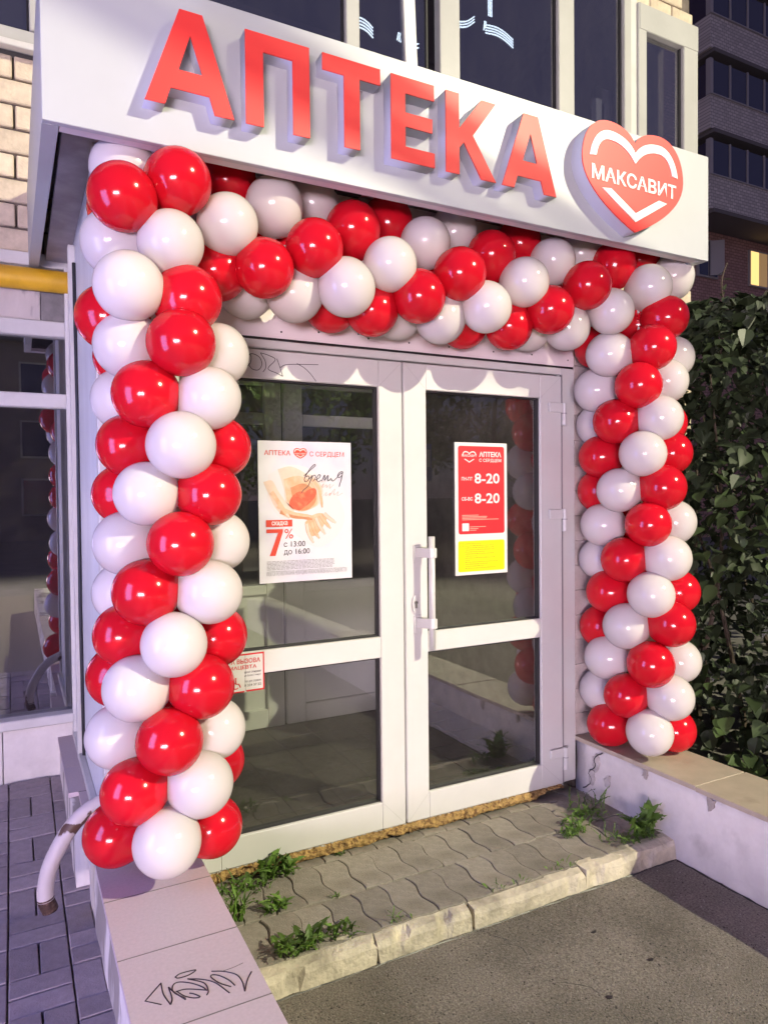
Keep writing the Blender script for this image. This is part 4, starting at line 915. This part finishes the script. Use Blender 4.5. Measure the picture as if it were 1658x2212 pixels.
def balcony(x0, x1, zb):
    """zb is the slab underside; brick front, glazing above"""
    b = MB().box(x0, x1, 14.2, 14.32, zb+.14, zb+1.32).box(x0, x0+.12, 14.32, 15.5, zb+.14, zb+1.32).box(x1-.12, x1, 14.32, 15.5, zb+.14, zb+1.32).build('balcony', FARB, ap)
    box('slab', x0+.10, x1-.10, 14.12, 15.49, zb, zb+.139, mat('far_concrete', (.20, .185, .18), .9) if 'far_concrete' not in MATS else MATS['far_concrete'], b)
    box('ledge', x0-.03, x1+.03, 14.15, 14.36, zb+1.321, zb+1.36, FARF, b)
    z0, z1 = zb+1.361, zb+2.62
    n = 6; wx = (x1-x0-.3)/n
    for k in range(n):
        box('pane', x0+.15+k*wx+.04, x0+.15+(k+1)*wx-.04, 14.26, 14.28, z0+.05, z1-.03, FARPANE, b)
        box('mullion', x0+.15+k*wx-.035, x0+.15+k*wx+.035, 14.22, 14.30, z0, z1, FARF, b)
    box('mullion', x1-.15-.035, x1-.15+.035, 14.22, 14.30, z0, z1, FARF, b)
    box('side_pane', x0+.16, x0+.18, 14.42, 15.42, z0+.05, z1-.03, FARPANE, b); box('post', x0+.02, x0+.115, 14.22, 14.40, z0, z1, FARF, b)
    return b
for k in range(5): balcony(22.1, 28.2, 11.48+k*2.81)
for k in range(5): balcony(31.2, 37.3, 11.48+k*2.81)
kids(ap)

# ================================================================== STREET BEHIND THE CAMERA (seen in glass and glints) AND ADDED FILL LIGHTS
def lamp_post(label, pos, base, colr, watt, aim, spot, rad, blend=.6):
    e = empty('street_lamp', label, 'street lamp', (base[0], base[1], -.2))
    MB().tube([(base[0], base[1], -.2), (base[0], base[1], pos.z-.4), ((base[0]+pos.x)/2, (base[1]+pos.y)/2, pos.z+.12), (pos.x, pos.y, pos.z+.14)], [.09, .06, .045, .04], 12).build('pole', POLE, e, smooth=True)
    MB().ball((pos.x, pos.y, pos.z+.13), .30, .16, .08, 14, 8).build('lamp_head', POLE, e, smooth=True)
    kids(e)
    ld_ = bpy.data.lights.new('street_lamp_light', 'SPOT'); ld_.color = colr; ld_.energy = watt; ld_.shadow_soft_size = rad; ld_.spot_size = R(spot); ld_.spot_blend = blend
    lo = bpy.data.objects.new('lamp_light', ld_); col.objects.link(lo); lo.location = pos; lo.rotation_mode = 'QUATERNION'
    lo.rotation_quaternion = (Vector(aim)-pos).to_track_quat('-Z', 'Y'); lo.parent = e; lo.matrix_parent_inverse = Matrix.Translation(-e.location)
    return e
kl = lamp_post('street lamp with a bus stop board across the forecourt', KEY_POS, (9.35, -12.9), KEY_COL, KEY_W, (1.4, -2, 1.0), 84, .10)
kk = empty('fill_kiosk', 'added kiosk whose glowing pink front is a fill light, left across the forecourt', 'fill light', (PINK_POS.x, PINK_POS.y, -.2))  # added kiosk, its glowing front gives low pink fill on the entrance
MB().box(-1.7, 1.7, -1.6, -.06, 0, 3.0).box(-1.85, 1.85, -1.7, .15, 3.0, 3.12).build('body', POLE, kk)
MB().box(-1.6, 1.6, -.05, -.01, .45, 1.75).build('fill_display', emis('pink_fill', PINK_COL, PINK_W), kk)
kk.rotation_euler = (0, 0, math.atan2(PINK_POS.x-1.4, -PINK_POS.y)*-1+0)
kk.rotation_euler.z = -math.atan2(1.4-PINK_POS.x, 0-PINK_POS.y)
lamp_post('low street lamp under the trees across the street', Vector((6.0, -14.6, 5.6)), (5.2, -15.2), (1.0, .86, .6), 1500, (7.5, -18.5, 2.5), 150, .12)
bs = empty('bus_stop_sign', 'blue and white bus stop board on the lamp pole', 'sign', (9.3, -12.78, 2))
MB().box(9.05, 9.60, -12.80, -12.77, 1.9, 2.85).build('board', mat('sign_blue', (.05, .12, .42), .4), bs); MB().box(9.10, 9.55, -12.769, -12.765, 2.25, 2.70).build('white_field', PWHITE, bs); MB().box(9.22, 9.43, -12.764, -12.762, 2.36, 2.60).build('bus_symbol', BLACKP, bs); kids(bs)
# added unseen pylon left of the frame, its violet glow fills the porch side
bx_ = empty('violet_fill_pylon', 'added blue violet fill light shaped as a pylon on the pavement left of the porch', 'shop sign', (-2.1, -1.4, -.15))
MB().box(-2.22, -2.05, -1.95, -.85, .35, 2.65).box(-2.16, -2.11, -1.45, -1.35, -.2, .35).build('housing', PVC_OLD, bx_)
MB().box(-2.049, -2.04, -1.9, -.9, .45, 2.55).box(-2.23, -2.221, -1.9, -.9, .45, 2.55).build('lit_face', emis('violet_fill', BOX_COL, BOX_W), bx_); kids(bx_)
def tree(label, x, y, h, seed, me=None):
    e = empty('street_tree', label, 'tree', (x, y, -.2), 'trees across the street'); rk = random.Random(seed)
    tr = MB().tube([(0, 0, 0), (.05, .03, h*.35), (.0, .1, h*.75)], [.16, .12, .04], 10)
    for k in range(6):
        a = k*1.1; tr.tube([(.03, .03, h*(.3+.06*k)), (math.cos(a)*h*.14, math.sin(a)*h*.14, h*(.48+.06*k)), (math.cos(a)*h*.24, math.sin(a)*h*.24, h*(.58+.06*k))], [.06, .04, .015], 6)
    tr.build('trunk', BARK, e)
    mb = MB(); blobs = [Vector((rk.uniform(-1, 1)*h*.26, rk.uniform(-1, 1)*h*.26, h*rk.uniform(.38, .95))) for _ in range(16)]
    for k in range(4200):
        b_ = blobs[k % 16]; d = Vector((rk.gauss(0, 1), rk.gauss(0, 1), rk.gauss(0, .8))).normalized()*h*.13*rk.uniform(.5, 1.1); p = b_+d
        q = Quaternion((rk.gauss(0, 1), rk.gauss(0, 1), rk.gauss(0, 1), rk.gauss(0, 1))).normalized(); s = h*.016
        mb.add([p+q @ Vector(t) for t in ((-s, 0, 0), (0, -s*.6, 0), (s, 0, 0), (0, s*.6, 0))], [(0, 1, 2, 3)])
    mb.build('crown', TLEAF, e); return e
hb_ = empty('street_house', 'low house with a few lit windows across the street', 'building', (-4, -28, -.2))
MB().box(-18, 6, -30, -27, -.2, 8).build('wall', mat('street_house_wall', (.34, .30, .27), .9, var=(.6, .2)), hb_)
MB().box(-18.3, 6.3, -30.2, -26.7, 8, 8.3).build('roof', POLE, hb_)
WARM = emis('street_window_light', (1.0, .72, .35), .9)
for j in range(3):
    for i in range(8):
        x = -17+i*2.9; z = .9+j*2.4
        wf = box('window', x-.08, x+1.38, -27.0, -26.94, z-.08, z+1.48, PVC_OLD, hb_)
        box('pane', x, x+1.3, -26.938, -26.93, z, z+1.4, WARM if (i*3+j*5) % 4 == 1 else FARPANE, wf)
kids(hb_)
cb = empty('overhead_cables', 'bundle of overhead cables crossing high above the forecourt', 'cables', (4, -5.2, 5.6))
for k, (dz, r_) in enumerate(((-.11, .016), (-.055, .020), (0, .014), (.065, .022))):
    MB().tube([(-6, -5.2, 8.8+dz), (4.1, -5.2, 5.75+dz), (14, -5.2, 2.8+dz)], r_, 8).build('cable', BLACKP, cb)
kids(cb)
tree('round green tree across the street, farthest left', 3.2, -17.5, 6.0, 1)
tree('broad green tree across the street beside the lamp', 7.2, -18.5, 6.6, 2)
tree('tall green tree across the street, right of the lamp', 11.5, -18.0, 7.4, 3)
tree('green tree across the street, farthest right', 16.5, -19.5, 7.0, 4)
